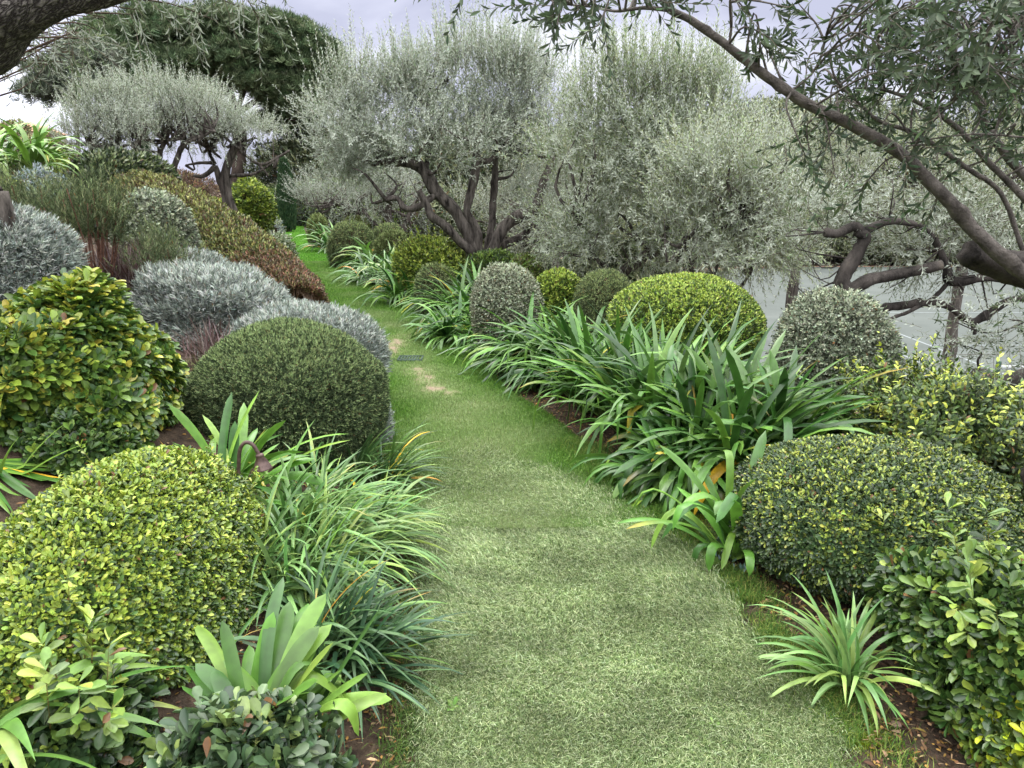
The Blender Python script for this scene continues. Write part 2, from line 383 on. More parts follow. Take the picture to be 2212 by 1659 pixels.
wm = np.clip(worn(V[:, 0], V[:, 1]) * .85 + .3 * vnoise(V[:, 0], V[:, 1], 34, 5) + .15 * vnoise(V[:, 0], V[:, 1], 11, 6) - .2, 0, 1)[:, None]
latv = np.abs((V[:, 0] - XL(V[:, 1])) / (XR(V[:, 1]) - XL(V[:, 1])) - .45) * 2
pale = np.clip(.75 - .9 * latv ** 1.3 - .3 * vnoise(V[:, 0], V[:, 1], 2.4, 4) - .6 * np.clip((V[:, 1] - 7) / 3, 0, 1), 0, 1)
mb.add(V, Q, None, np.concatenate([wm, pale[:, None], 0 * wm], 1))
tag(mb.build('lawn', M['lawn'], smooth=True), kind='structure')
# rough grass, moss and weeds along the turf edges
def edge_grass(n, fx, fy0, fy1, pal, hh=(.02, .06), spread=.05, bias=0.):
    y = rng.uniform(fy0, fy1, n); x = fx(y) + rng.normal(bias, spread, n)
    cl = vnoise(x, y, 11, 21) > -.35 + rng.normal(0, .3, n); x, y = x[cl], y[cl]; n = len(x)
    m_ = MB(); blades(m_, x, y, np.maximum(H(x, y), 0) + .003, rng.uniform(*hh, n), .0028, rng.uniform(.2, 1.1, n), pick(pal, n, .2)); return m_
mb = edge_grass(42000, XR, 1.6, 4.6, [(78, 118, 44), (110, 140, 60), (64, 100, 40), (140, 150, 76)], spread=.07, bias=-.02)
tag(mb.build('verge_grass', M['grass']), kind='stuff')
mb = edge_grass(16000, XL, 1.6, 5.5, [(78, 112, 44), (120, 140, 72), (64, 92, 40)], spread=.05)
tag(mb.build('verge_grass', M['grass']), kind='stuff')
mb = edge_grass(9000, XR, 5, 18, [(86, 130, 44), (110, 150, 60), (64, 100, 40)], hh=(.03, .08), spread=.06)
tag(mb.build('verge_grass', M['grass']), kind='stuff')
c = PG(1480, 1095); n = 20000
x = c[0] + rng.normal(0, .11, n); y = c[1] + rng.normal(0, .09, n); k = vnoise(x, y, 14, 9) > -.4; x, y = x[k], y[k]
mb = MB(); blades(mb, x, y, H(x, y) + .002, .009, .003, .3, pick([(170, 190, 30), (140, 165, 30), (190, 205, 50)], len(x)))
c = PG(1845, 1590); n = 4000; x = c[0] + rng.normal(0, .05, n); y = c[1] + rng.normal(0, .03, n)
blades(mb, x, y, H(x, y) + .002, .009, .003, .3, pick([(150, 165, 40), (120, 140, 36)], len(x)))
tag(mb.build('moss', M['grass']), kind='stuff')
# leaf litter and chips on the soil
n = 30000
y = 1.2 + 9 * rng.random(n) ** 1.3; side = rng.random(n) < .55
x = np.where(side, XR(y) + np.abs(rng.normal(.25, .45, n)), XL(y) - np.abs(rng.normal(.2, .6, n)))
b = np.stack([x, y, H(x, y) + rng.uniform(.004, .016, n)], -1); d = rvec(n); d[:, 2] *= .15; nn = rvec(n) * .35 + np.array([0, 0, 1.])
mb = MB(); put_leaves(mb, T_LA, b, d, nn, rng.uniform(.008, .04, n) * rng.choice([.5, 1, 1.2], n), rng.uniform(.003, .012, n), pick([(120, 92, 66), (78, 58, 44), (156, 130, 100), (60, 46, 36), (140, 110, 60)], n, .25))
tag(mb.build('leaf_litter', M['matte']), kind='stuff')

# ------------------------------------------------------------------ shrubs
def dome_pts(n, c, r, p=2.3, zmin=None, lump=.05, seed=0, front=True):
    m_ = int(n * 3.2); d = rvec(m_); wgt = np.sqrt((d[:, 0] / r[0]) ** 2 + (d[:, 1] / r[1]) ** 2 + (d[:, 2] / r[2]) ** 2)
    k = rng.random(m_) < wgt / wgt.max(); d = d[k]
    s = (np.abs(d) ** p).sum(1) ** (-1 / p)
    g = np.random.default_rng(seed + 77); l = 0
    for q in range(5):
        a = g.normal(size=3) * (2 + q); l = l + np.sin(d @ a + g.uniform(0, 6)) / (1 + q * .5)
    s = s * (1 + lump * l)
    pos = c + d * s[:, None] * r
    nr = nrm(d / r)
    if zmin is not None:
        k = pos[:, 2] > H(pos[:, 0], pos[:, 1]) + .01; pos, nr = pos[k], nr[k]
    return pos, nr
KIND = {
 # tpl, L, W, leaves, tilt(lo,hi), up-bias, jitter, palette, weights, young palette, mat, shoot length
 'pitto': dict(t=T_OB, L=.034, W=.015, n=7, tilt=(35, 85), up=.5, jit=.5, pal=[(82, 112, 52), (98, 126, 56), (118, 142, 62), (62, 90, 46)], young=[(170, 186, 74), (150, 170, 66), (130, 154, 62)], ym=.45, mat='leafy', sl=.03),
 'pittobig': dict(t=T_OB, L=.085, W=.033, n=9, tilt=(40, 95), up=.6, jit=.5, pal=[(88, 122, 56), (112, 142, 60), (124, 152, 64), (76, 108, 58), (96, 130, 58)], young=[(164, 178, 70), (150, 168, 66), (184, 180, 72), (140, 162, 64)], ym=.3, mat='leafy', sl=.04),
 'pittodark': dict(t=T_OB, L=.042, W=.018, n=8, tilt=(35, 95), up=.4, jit=.6, pal=[(64, 96, 46), (82, 114, 54), (98, 128, 60), (54, 80, 42), (108, 136, 66)], young=[(128, 154, 68), (150, 170, 72), (112, 142, 64)], ym=.2, mat='leafy', sl=.04),
 'box': dict(t=T_SI, L=.022, W=.011, n=8, tilt=(25, 75), up=.5, jit=.4, pal=[(80, 108, 44), (102, 130, 50), (56, 82, 36)], young=[(160, 180, 76), (138, 164, 64), (176, 192, 92)], ym=.6, mat='leaf', sl=.03),
 'west': dict(t=T_SI, L=.017, W=.0038, n=12, tilt=(20, 70), up=.3, jit=.45, pal=[(96, 114, 80), (76, 94, 64), (116, 134, 94), (60, 76, 54)], young=[(160, 178, 124), (142, 160, 108)], ym=.4, mat='matte', sl=.028),
 'westfar': dict(t=T_SI, L=.045, W=.010, n=7, tilt=(20, 75), up=.4, jit=.45, pal=[(106, 120, 84), (84, 100, 68), (124, 138, 98)], young=[(152, 166, 114), (140, 154, 100)], ym=.4, mat='matte', sl=.05),
 'yellowfar': dict(t=T_SI, L=.05, W=.022, n=7, tilt=(20, 80), up=.4, jit=.5, pal=[(100, 122, 50), (82, 106, 44), (122, 142, 58)], young=[(160, 174, 74), (142, 160, 64)], ym=.4, mat='leaf', sl=.05),
 'silver': dict(t=T_SI, L=.022, W=.011, n=9, tilt=(30, 95), up=.2, jit=.7, pal=[(136, 144, 122), (112, 122, 100), (152, 160, 138), (92, 98, 80)], young=[(172, 180, 156), (160, 170, 142)], ym=.4, mat='matte', sl=.05),
 'lav': dict(t=T_LA, L=.036, W=.0036, n=20, tilt=(10, 85), up=.9, jit=.75, pal=[(156, 166, 158), (134, 146, 136), (176, 184, 174), (110, 122, 108)], young=[(196, 202, 194), (184, 192, 180)], ym=.35, mat='matte', sl=.06),
 'green': dict(t=T_SI, L=.03, W=.013, n=8, tilt=(25, 85), up=.4, jit=.5, pal=[(66, 92, 40), (84, 108, 48), (50, 72, 34)], young=[(120, 144, 60), (104, 130, 52)], ym=.3, mat='leaf', sl=.05),
 'hedge': dict(t=T_SI, L=.032, W=.013, n=8, tilt=(20, 80), up=.4, jit=.5, pal=[(104, 112, 60), (84, 96, 50), (124, 122, 72), (108, 84, 62), (96, 72, 54)], young=[(156, 156, 96), (140, 146, 84)], ym=.4, mat='leaf', sl=.05),
 'rust': dict(t=T_SI, L=.026, W=.010, n=8, tilt=(20, 90), up=.3, jit=.6, pal=[(108, 80, 64), (122, 92, 74), (90, 68, 56), (106, 104, 66), (92, 100, 58)], young=[(154, 112, 90), (130, 126, 80)], ym=.25, mat='matte', sl=.05),
 'loose': dict(t=T_LA, L=.034, W=.014, n=8, tilt=(30, 100), up=.7, jit=.7, pal=[(96, 122, 60), (76, 102, 52), (118, 142, 66), (64, 88, 50)], young=[(190, 200, 84), (168, 182, 76)], ym=.16, mat='leaf', sl=.12),
 'dark': dict(t=T_SI, L=.05, W=.02, n=8, tilt=(20, 90), up=.4, jit=.6, pal=[(58, 74, 46), (76, 92, 56), (44, 58, 38)], young=[(110, 124, 80), (130, 140, 100)], ym=.3, mat='leafy', sl=.06),
}
def shoots(mb, pos, ax, K, youngf, sc=1., twig=None):
    n = len(pos); nl = K['n']; L = K['L'] * sc; W = K['W'] * sc
    sl = K['sl'] * sc * rng.uniform(.6, 1.4, n)
    u = nrm(np.cross(ax, rvec(n))); v = np.cross(ax, u)
    isy = rng.random(n) < youngf
    tips = pos + ax * sl[:, None]
    for k in range(nl):
        f = k / max(nl - 1, 1)                       # 0 top .. 1 bottom of the shoot
        az = k * 2.4 + rng.uniform(0, 6.28, n) * .2 + rng.uniform(0, 6.28)
        tl = np.radians(K['tilt'][0] + (K['tilt'][1] - K['tilt'][0]) * f + rng.normal(0, 9, n))
        d = ax * np.cos(tl)[:, None] + (u * np.cos(az)[:, None] + v * np.sin(az)[:, None]) * np.sin(tl)[:, None]
        nr = ax * np.sin(tl)[:, None] - (u * np.cos(az)[:, None] + v * np.sin(az)[:, None]) * np.cos(tl)[:, None] + rvec(n) * .25
        base = tips - ax * (sl * f)[:, None]
        C = np.where((isy & (rng.random(n) < 1.05 - .7 * f))[:, None], pick(K['young'], n, .13), pick(K['pal'], n, .18) * .74)  # mature leaf colour darkened to stand in for deep shade within the foliage
        C[rng.random(n) < .012] = S(120, 88, 56)
        s = rng.uniform(.7, 1.15, n) * (.75 + .35 * math.sin(math.pi * min(f * .8 + .15, 1)))
        put_leaves(mb, K['t'], base, d, nr, L * s, W * s, C)
    if twig is not None:
        a = nrm(np.cross(ax, rvec(n))) * .0016 * max(sc, 1); b = pos - ax * .05 * sc
        V = np.stack([b - a, b + a, tips], 1); off = (np.arange(n) * 3)[:, None]
        mb.add(V.reshape(-1, 3), None, np.array([[0, 1, 2]]) + off, np.tile(S(*twig), (3 * n, 1)))
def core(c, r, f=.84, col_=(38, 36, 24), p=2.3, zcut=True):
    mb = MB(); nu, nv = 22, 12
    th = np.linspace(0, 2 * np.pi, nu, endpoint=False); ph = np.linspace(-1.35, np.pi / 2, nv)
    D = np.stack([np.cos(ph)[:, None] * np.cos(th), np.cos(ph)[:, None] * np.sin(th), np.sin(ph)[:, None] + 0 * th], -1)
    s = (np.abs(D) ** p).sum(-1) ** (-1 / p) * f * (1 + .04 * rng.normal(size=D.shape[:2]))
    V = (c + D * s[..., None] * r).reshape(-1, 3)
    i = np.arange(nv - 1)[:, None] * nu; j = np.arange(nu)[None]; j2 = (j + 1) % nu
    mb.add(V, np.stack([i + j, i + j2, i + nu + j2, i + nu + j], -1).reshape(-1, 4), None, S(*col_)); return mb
def shrub(name, label, cat, kind, u0, u1, vt, y, dens=700, ry=None, lift=.42, p=2.3, lump=.04, sc=1., group=None,
          deep=.12, base=None, corecol=(38, 38, 24), ymul=1., pal=None, young=None, f=.86, tall=0, vt_is_edge=True):
    K = dict(KIND[kind])
    if pal: K['pal'] = pal
    if young: K['young'] = young
    uc = (u0 + u1) / 2; top = P(uc, vt, y); rx = (u1 - u0) / 2 * PX(vt, y); x = top[0]
    zb = float(H(x, y)) - .02 if base is None else base
    hgt = max(top[2] - zb, .12); cz = zb + hgt * lift; r = np.array([rx, ry or min(rx, max(hgt, .5) * 1.1), top[2] - cz])
    r = r - K['L'] * sc * .5; r = np.maximum(r, .05)
    D_ = rvec(1500); D_ = D_[D_[:, 2] > -.4]; D_ = D_ * ((np.abs(D_) ** p).sum(1) ** (-1 / p))[:, None]; mg = (K['L'] * .45 + K['sl'] * .5) * sc
    for _ in range(6):
        Q_ = np.array([x, y, cz]) + D_ * (r + mg); q_ = Q_ - np.array([0, 0, CAMZ]); dz = q_ @ FWD
        uu = 1106 + FU * q_[:, 0] / dz; vv = 829.5 - FU * (q_ @ UPV) / dz
        r[0] *= np.clip((u1 - u0) / (uu.max() - uu.min()), .7, 1.3); x += (uc - (uu.max() + uu.min()) / 2) * y / FU
        zt_ = cz + r[2] + (vv.min() - vt) * y / FU * .9; zb = float(H(x, y)) - .02 if base is None else base
        zt_ = max(zt_, zb + .1); cz = zb + (zt_ - zb) * lift; r[2] = max(zt_ - cz, .05)
        if ry is None: r[1] = min(r[0], max(zt_ - zb, .5) * 1.1)
    rx = r[0]; hgt = zt_ - zb; c = np.array([x, y, cz]); A = 4 * math.pi * ((r[0] * r[1]) ** 1.6 / 3 + (r[0] * r[2]) ** 1.6 / 3 + (r[1] * r[2]) ** 1.6 / 3) ** (1 / 1.6)
    root = empty(name, (x, y, zb), label, cat, group)
    mb = MB(); sd_ = int(abs(u0 * 3 + vt)); nn = int(A * dens)
    pos, nr = dome_pts(nn, c, r, p, True, lump, sd_)
    keep = (nr[:, 1] < .45) | (rng.random(len(nr)) < .45); pos, nr = pos[keep], nr[keep]
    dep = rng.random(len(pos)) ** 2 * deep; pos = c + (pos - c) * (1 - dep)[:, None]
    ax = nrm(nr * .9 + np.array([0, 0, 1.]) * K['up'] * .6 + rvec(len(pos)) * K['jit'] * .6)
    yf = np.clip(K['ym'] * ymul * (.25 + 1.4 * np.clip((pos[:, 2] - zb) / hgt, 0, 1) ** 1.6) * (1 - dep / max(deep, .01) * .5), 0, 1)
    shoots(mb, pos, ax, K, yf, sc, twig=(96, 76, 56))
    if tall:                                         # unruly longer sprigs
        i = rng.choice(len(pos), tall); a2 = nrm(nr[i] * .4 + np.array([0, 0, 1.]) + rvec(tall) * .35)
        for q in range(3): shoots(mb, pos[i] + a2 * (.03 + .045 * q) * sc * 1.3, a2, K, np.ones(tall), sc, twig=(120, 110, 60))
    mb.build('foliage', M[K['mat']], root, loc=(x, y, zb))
    cb = core(c, r, f, corecol, p)  # added dark solid shell blocks the view through; stem tubes are joined to it
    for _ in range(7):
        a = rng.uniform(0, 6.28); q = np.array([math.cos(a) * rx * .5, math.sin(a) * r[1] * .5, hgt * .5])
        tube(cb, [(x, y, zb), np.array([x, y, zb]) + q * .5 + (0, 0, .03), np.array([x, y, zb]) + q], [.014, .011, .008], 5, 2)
    cb.build('filler_core', M['twig'], root, loc=(x, y, zb))
    return root

# ------------------------------------------------------------------ strap leaved clumps
def straps(mb, base, az, el, L, W, bend, C, kink=None, round_tip=False, segs=9, yaw=None, ground=True, fold=.16, power=1.3, tipc=None):
    n = len(base); t = np.linspace(0, 1, segs + 1)
    L = np.broadcast_to(L, n); W = np.broadcast_to(W, n)
    ang = el[:, None] - bend[:, None] * t[None] ** power
    if kink is not None:
        kp, ka = kink; ang = ang - ka[:, None] / (1 + np.exp(-(t[None] - kp[:, None]) * 28))
    ang = np.maximum(ang, -1.5)
    yw = (rng.normal(0, .18, n) if yaw is None else yaw)[:, None] * t[None] + az[:, None]
    dr = np.stack([np.cos(ang) * np.cos(yw), np.cos(ang) * np.sin(yw), np.sin(ang)], -1)
    step = (L / segs)[:, None, None] * dr
    Pn = base[:, None] + np.concatenate([np.zeros((n, 1, 3)), np.cumsum(step[:, :-1], 1)], 1)
    if ground:
        hz = np.maximum(H(Pn[..., 0], Pn[..., 1]), 0 * Pn[..., 0] - 9) + .02
        Pn[..., 2] = np.maximum(Pn[..., 2], hz)
    side = np.stack([-np.sin(yw), np.cos(yw), 0 * yw], -1)
    tw = rng.normal(0, .35, n)[:, None] * t[None] + rng.normal(0, .15, n)[:, None]
    nrv = np.cross(side, dr); s2 = side * np.cos(tw)[..., None] + nrv * np.sin(tw)[..., None]; nrv = np.cross(s2, dr)
    if round_tip: pr = (.72 + .28 * np.sin(np.minimum(t / .75, 1) * 1.57)) * np.sqrt(np.clip(1 - (np.clip((t - .78) / .22, 0, 1)) ** 2, .0, 1))
    else: pr = (.75 + .25 * np.sin(np.minimum(t / .5, 1) * 1.57)) * (1 - np.clip((t - .45) / .55, 0, 1) ** 1.9)
    wv = (W[:, None] * pr[None])[..., None] * .5
    V = np.stack([Pn - s2 * wv + nrv * wv * fold, Pn - nrv * wv * fold, Pn + s2 * wv + nrv * wv * fold], 2)
    k = 3 * (segs + 1); off = (np.arange(n) * k)[:, None, None]
    i = np.arange(segs)[:, None] * 3
    Q = np.concatenate([np.stack([i, i + 1, i + 4, i + 3], -1), np.stack([i + 1, i + 2, i + 5, i + 4], -1)], 0).reshape(1, -1, 4)
    cc = np.repeat(C[:, None], k, 1)
    edge = np.tile([1.12, .93, 1.12], segs + 1)[None, :, None]; cc = cc * edge
    basef = np.repeat(np.clip(1 - t / .22, 0, 1), 3)[None, :, None] * .5
    cc = cc * (1 - basef) + basef * S(150, 172, 96)
    if tipc is not None:
        m_, tc_ = tipc; tf = np.repeat(np.clip((t - .72) / .28, 0, 1) ** 1.3, 3)[None, :, None] * m_[:, None, None]
        cc = cc * (1 - tf) + tf * tc_
    mb.add(V.reshape(-1, 3), (Q + off).reshape(-1, 4), None, cc.reshape(-1, 3))
AG = [(60, 98, 40), (76, 116, 46), (46, 78, 34), (98, 138, 56), (82, 114, 58)]
AGL = [(70, 110, 50), (88, 128, 58), (56, 92, 44), (104, 140, 70)]
CLV = [(86, 130, 52), (104, 148, 58), (70, 112, 50), (124, 160, 66)]
AGF = [(96, 134, 72), (112, 148, 84), (80, 118, 60), (126, 160, 92), (140, 166, 84)]
def clump(label, u, v, y, n, L, W, pal=AG, el=(25, 84), bend=(90, 160), rad=.12, kink=.0, rt=False, yellow=.012, group=None, cat='agapanthus',
          name='agapanthus', z=None, azc=None, azs=1.2, segs=9, power=1.25, bright=.08, offy=0., fold=.16):
    if group == g_r and pal is not AGF and (y is not None or v > 700): L, W, n, rad = L * 1.16, W * 1.08, int(n * 1.9), rad * 1.35
    if v is None: c = np.array([u, y, H(u, y)])
    else: c = PG(u, v, 0) if y is None else P(u, v, y)
    zg = float(H(c[0], c[1])) if z is None else z; c = np.array([c[0], c[1], zg])
    nf = max(3, n // 12); fa = rng.uniform(0, 6.28, nf); fr = rad * np.sqrt(rng.random(nf)); f = rng.integers(0, nf, n)
    base = c + np.stack([fr[f] * np.cos(fa[f]), fr[f] * np.sin(fa[f]), 0 * fr[f]], -1) + rng.normal(0, .012, (n, 3)) * [1, 1, 0]
    base[:, 2] = H(base[:, 0], base[:, 1]) if z is None else z
    az = np.where(rng.random(n) < .5, fa[f] + rng.normal(0, .9, n), rng.uniform(0, 6.28, n))
    if azc is not None: az = np.where(rng.random(n) < .75, azc + rng.normal(0, azs, n), az)
    q = rng.random(n); e_ = np.radians(el[0] + (el[1] - el[0]) * q ** .8); b_ = np.radians(rng.uniform(*bend, n)) * (1 - .35 * (q > .85))
    C = pick(pal, n, .14); ny = int(n * bright * .5); C[:ny] = pick([(112, 150, 56), (100, 138, 58), (132, 162, 66)], ny, .1)
    m_ = rng.random(n) < yellow; C[m_] = pick([(214, 176, 50), (190, 140, 50), (200, 190, 70)], m_.sum(), .1); b_[m_] *= 1.1
    tm = (rng.random(n) < .035) * rng.uniform(.3, 1, n)
    kk = None
    if kink > 0: kk = (rng.uniform(.45, .8, n), np.where(rng.random(n) < kink, np.radians(rng.uniform(50, 110, n)), 0.))
    mb = MB(); straps(mb, base, az, e_, L * rng.uniform(.6, 1.1, n), W * rng.uniform(.75, 1.2, n), b_, C, kk, rt, segs, power=power, tipc=(tm, S(196, 150, 60)), fold=fold)
    o = mb.build(name, M['strap'], smooth=True, loc=c); return tag(o, label, cat, group)

g_r = 'agapanthus clumps edging the right side of the path'
# u, v of the base on the ground
clump('far pale agapanthus clump beside the smallest round shrub at the end of the path', 730, 545, None, 90, 1.1, .06, AGL, group=g_r, rad=.25, segs=6)
clump('yellow flecked agapanthus clump in front of the far grey green domes', 805, 585, None, 110, .95, .052, AGF, group=g_r, rad=.3, yellow=.005, segs=6)
clump('bright agapanthus clump left of the loose yellow green bush', 835, 590, 12.2, 100, .9, .05, AGF, group=g_r, rad=.25, yellow=.005, segs=6)
clump('agapanthus clump spilling on the grass below the loose yellow green bush', 880, 632, None, 110, .8, .044, AGL, group=g_r, rad=.22, segs=7)
clump('agapanthus clump in front of the small grey green ball', 975, 668, None, 120, .78, .042, AG, group=g_r, rad=.2, yellow=.005, segs=8)
clump('dark agapanthus clump just left of the variegated silver ball', 1025, 706, None, 150, .8, .044, AG, group=g_r, rad=.18, segs=8)
clump('upright agapanthus clump behind the variegated silver ball', 1030, 655, 9.6, 50, .8, .044, AG, group=g_r, rad=.15, segs=7)
clump('agapanthus clump touching the right side of the variegated silver ball', 1200, 720, 6.4, 120, .72, .040, AG, group=g_r, rad=.2, yellow=.005)
clump('upright broad leaved agapanthus clump left of the yellow green dome', 1290, 760, 5.3, 120, .74, .042, AG, el=(45, 88), bend=(60, 125), group=g_r, rad=.18)
clump('large arching agapanthus clump leaning over the path, third clump from the front', 1250, 822, None, 200, .74, .036, AG, group=g_r, rad=.2, kink=.25, azc=3.6, azs=1.2, yellow=.005)
clump('tall agapanthus clump in front of the yellow green dome', 1440, 880, 4.5, 170, .84, .042, AG, kink=.25, el=(45, 89), bend=(55, 120), group=g_r, rad=.2, yellow=.005)
clump('big glossy agapanthus clump drooping to the grass, second clump from the front', 1500, 1010, 3.85, 220, .47, .034, AG, group=g_r, rad=.2, kink=.35, rt=True, yellow=.005, azc=4.0, azs=1.4)
clump('long leaved agapanthus clump in front of the large twiggy silver ball', 1610, 940, 3.8, 170, .76, .040, AG, kink=.25, el=(40, 89), bend=(45, 110), group=g_r, rad=.2, rt=True, yellow=.005, azc=.6, azs=1.3)
clump('light green broad leaved clump with folded leaves left of the clipped dark mound', 1590, 1085, 3.0, 48, .58, .042, CLV, el=(30, 88), bend=(30, 80), rad=.06, kink=.6, rt=True, yellow=.005, name='clivia', cat='clivia', segs=12)
clump('small pale agapanthus clump on bare soil beside the turf at lower right', 1835, 1440, 2.12, 84, .38, .017, AGF, el=(30, 88), bend=(60, 125), rad=.05, group=g_r, yellow=.0, segs=10)
clump('agapanthus clump between the far bright clump and the loose yellow green bush', 800, 612, None, 100, .8, .044, AGL, group=g_r, rad=.25, segs=7)
clump('agapanthus clump in the path edge row below the small grey green ball', 885, 655, None, 120, .74, .040, AG, group=g_r, rad=.25, segs=8)
clump('agapanthus clump in front of the variegated silver ball at the path edge', 1000, 738, None, 110, .52, .036, AG, group=g_r, rad=.2, segs=8)
clump('agapanthus clump between the variegated ball and the large arching clump', 1110, 770, None, 110, .56, .036, AG, group=g_r, rad=.2, segs=8)
clump('agapanthus clump tucked under the left end of the yellow green dome', 1380, 800, 5.1, 130, .62, .042, AG, el=(50, 89), bend=(50, 115), group=g_r, rad=.2)
# left side
clump('wide clump of narrow arching leaves beside the turf, right of the lime green mound', 715, 1290, 2.9, 560, .50, .017, AGF, el=(15, 72), bend=(60, 120), rad=.24, azc=-.3, azs=1.1, yellow=.01, segs=10)
clump('dark narrow leaved clump at the turf edge behind the broad foreground clivia', 745, 1520, 2.2, 230, .42, .015, [(62, 92, 56), (76, 108, 66), (90, 122, 76), (54, 84, 56)], el=(25, 80), bend=(40, 100), rad=.13, azc=-.1, azs=.9, yellow=.01, segs=10)
clump('narrow leaved clump between the lime mound and the wide arching clump', 640, 1390, 2.5, 240, .44, .016, AGF, el=(20, 78), bend=(60, 120), rad=.14, azc=-.2, azs=1.4, yellow=.01, segs=9)
clump('small dark clump of fine leaves at the foot of the round green ball', 800, 1060, 3.75, 170, .46, .014, [(58, 88, 46), (74, 104, 56), (90, 120, 60)], el=(25, 80), bend=(50, 110), rad=.12, azc=0., azs=.8, yellow=.06, segs=9)
clump('clivia clump with long blades around the copper path lamp', 480, 1070, 3.1, 64, .62, .040, CLV, el=(28, 84), bend=(25, 95), rad=.1, rt=True, name='clivia', cat='clivia', segs=12, yellow=.0, azc=-.5, azs=1.3, z=.16)
def clivia_front():
    base0 = P(600, 1560, 1.5); z = .30
    c = np.array([base0[0] - .05, 1.46, z]); n = 60
    az = rng.uniform(-1.5, 2.6, n); el = np.radians(rng.uniform(25, 82, n)); bd = np.radians(rng.uniform(10, 75, n))
    C = pick([(80, 120, 44), (94, 134, 50), (68, 104, 42), (112, 146, 58), (60, 94, 42)], n, .08)
    kk = (rng.uniform(.5, .75, n), np.where(rng.random(n) < .3, np.radians(100), 0.))
    base = c + rng.normal(0, .035, (n, 3)) * [1, 1, 0]
    mb = MB(); straps(mb, base, az, el, rng.uniform(.24, .42, n), rng.uniform(.032, .046, n), bd, C, kk, True, 16, fold=.1)
    tag(mb.build('clivia', M['strap'], smooth=True, loc=c), 'broad glossy clivia with paddle leaves in the front left corner', 'clivia')
    c = np.array([P(-60, 1500, 1.45)[0], 1.45, .28]); n = 26
    az = rng.uniform(-1.2, 1.6, n); el = np.radians(rng.uniform(20, 70, n)); bd = np.radians(rng.uniform(60, 120, n))
    C = pick([(116, 150, 66), (96, 134, 60), (136, 164, 84)], n, .08); base = c + rng.normal(0, .05, (n, 3)) * [1, 1, 0]
    mb = MB(); straps(mb, base, az, el, rng.uniform(.36, .55, n), rng.uniform(.03, .04, n), bd, C, None, False, 16, fold=.12)
    tag(mb.build('clivia', M['strap'], smooth=True, loc=c), 'arching strap leaved plant cut off by the bottom left corner', 'clivia')
clivia_front()
clump('strap leaved clump at the left edge below the yellowing glossy bush', -40, 1040, 2.6, 26, .48, .030, CLV, el=(20, 70), bend=(40, 90), rad=.06, z=.35, segs=12, name='clivia', cat='clivia', azc=.1, azs=1.0)
clump('bright agapanthus clump at the top of the bank against the white sky', 40, 380, 9.5, 150, .95, .06, [(108, 146, 62), (90, 128, 54), (128, 160, 78)], rad=.35, segs=7, z=1.75, name='agapanthus')

# ------------------------------------------------------------------ the clipped shrubs, left bank
shrub('clipped_shrub', 'large lime topped clipped mound at lower left', 'shrub', 'pitto', -150, 578, 968, 2.2, dens=9500, ry=.74, sc=.7, ymul=1.15, lift=.36, base=.0, deep=.22, tall=24, p=2.05, corecol=(34, 44, 24))
shrub('glossy_bush', 'yellowing large leaved glossy bush on the left edge', 'shrub', 'pittobig', -130, 400, 628, 3.35, dens=1150, ry=.6, sc=.86, lift=.5, p=2.0, lump=.12, deep=.25, corecol=(34, 44, 24), base=.22, f=.78)
shrub('round_shrub', 'round grey green clipped ball beside the path, largest ball on the left', 'shrub', 'west', 402, 835, 704, 4.05, dens=7000, lift=.5, p=2.0, lump=.03, sc=1.0, corecol=(44, 48, 34), f=.93, base=-.02, deep=.08)
g_l = 'silver lavender mounds on the left bank'
shrub('lavender', 'silver lavender mound in the middle of the bank behind the green ball', 'lavender', 'lav', 275, 640, 575, 5.6, dens=1890, sc=1.27, group=g_l, lift=.4, corecol=(74, 78, 74), lump=.08, f=.92)
shrub('lavender', 'silver lavender mound spilling to the path behind the green ball', 'lavender', 'lav', 470, 825, 655, 5.2, dens=1890, sc=1.19, group=g_l, lift=.4, corecol=(74, 78, 74), lump=.07, f=.92)
shrub('lavender', 'far silver lavender mound just left of the rusty hedge end', 'lavender', 'lav', 330, 505, 545, 6.9, dens=1680, sc=1.27, group=g_l, lift=.4, corecol=(74, 78, 74), f=.92)
shrub('lavender', 'silver lavender mound cut off by the left edge', 'lavender', 'lav', -160, 188, 455, 4.6, dens=2100, sc=1.27, group=g_l, lift=.45, corecol=(74, 78, 74), lump=.05, f=.93)
shrub('lavender', 'small silver lavender tuft at the path side of the green ball', 'lavender', 'lav', 770, 845, 850, 4.5, dens=3150, sc=0.77, group=g_l, ry=.12, corecol=(74, 78, 74))
shrub('ground_cover_shrub', 'low lime green cushion between lavender and rusty hedge', 'shrub', 'box', 510, 630, 612, 7.6, dens=900, sc=2.0)
shrub('silver_shrub', 'silver grey rounded shrub behind the bare stemmed rosemary', 'shrub', 'silver', 250, 418, 418, 7.6, dens=2000, sc=1.7, lift=.45, corecol=(84, 90, 80), f=.92)
g_h = 'long rolling hedge running down the bank'
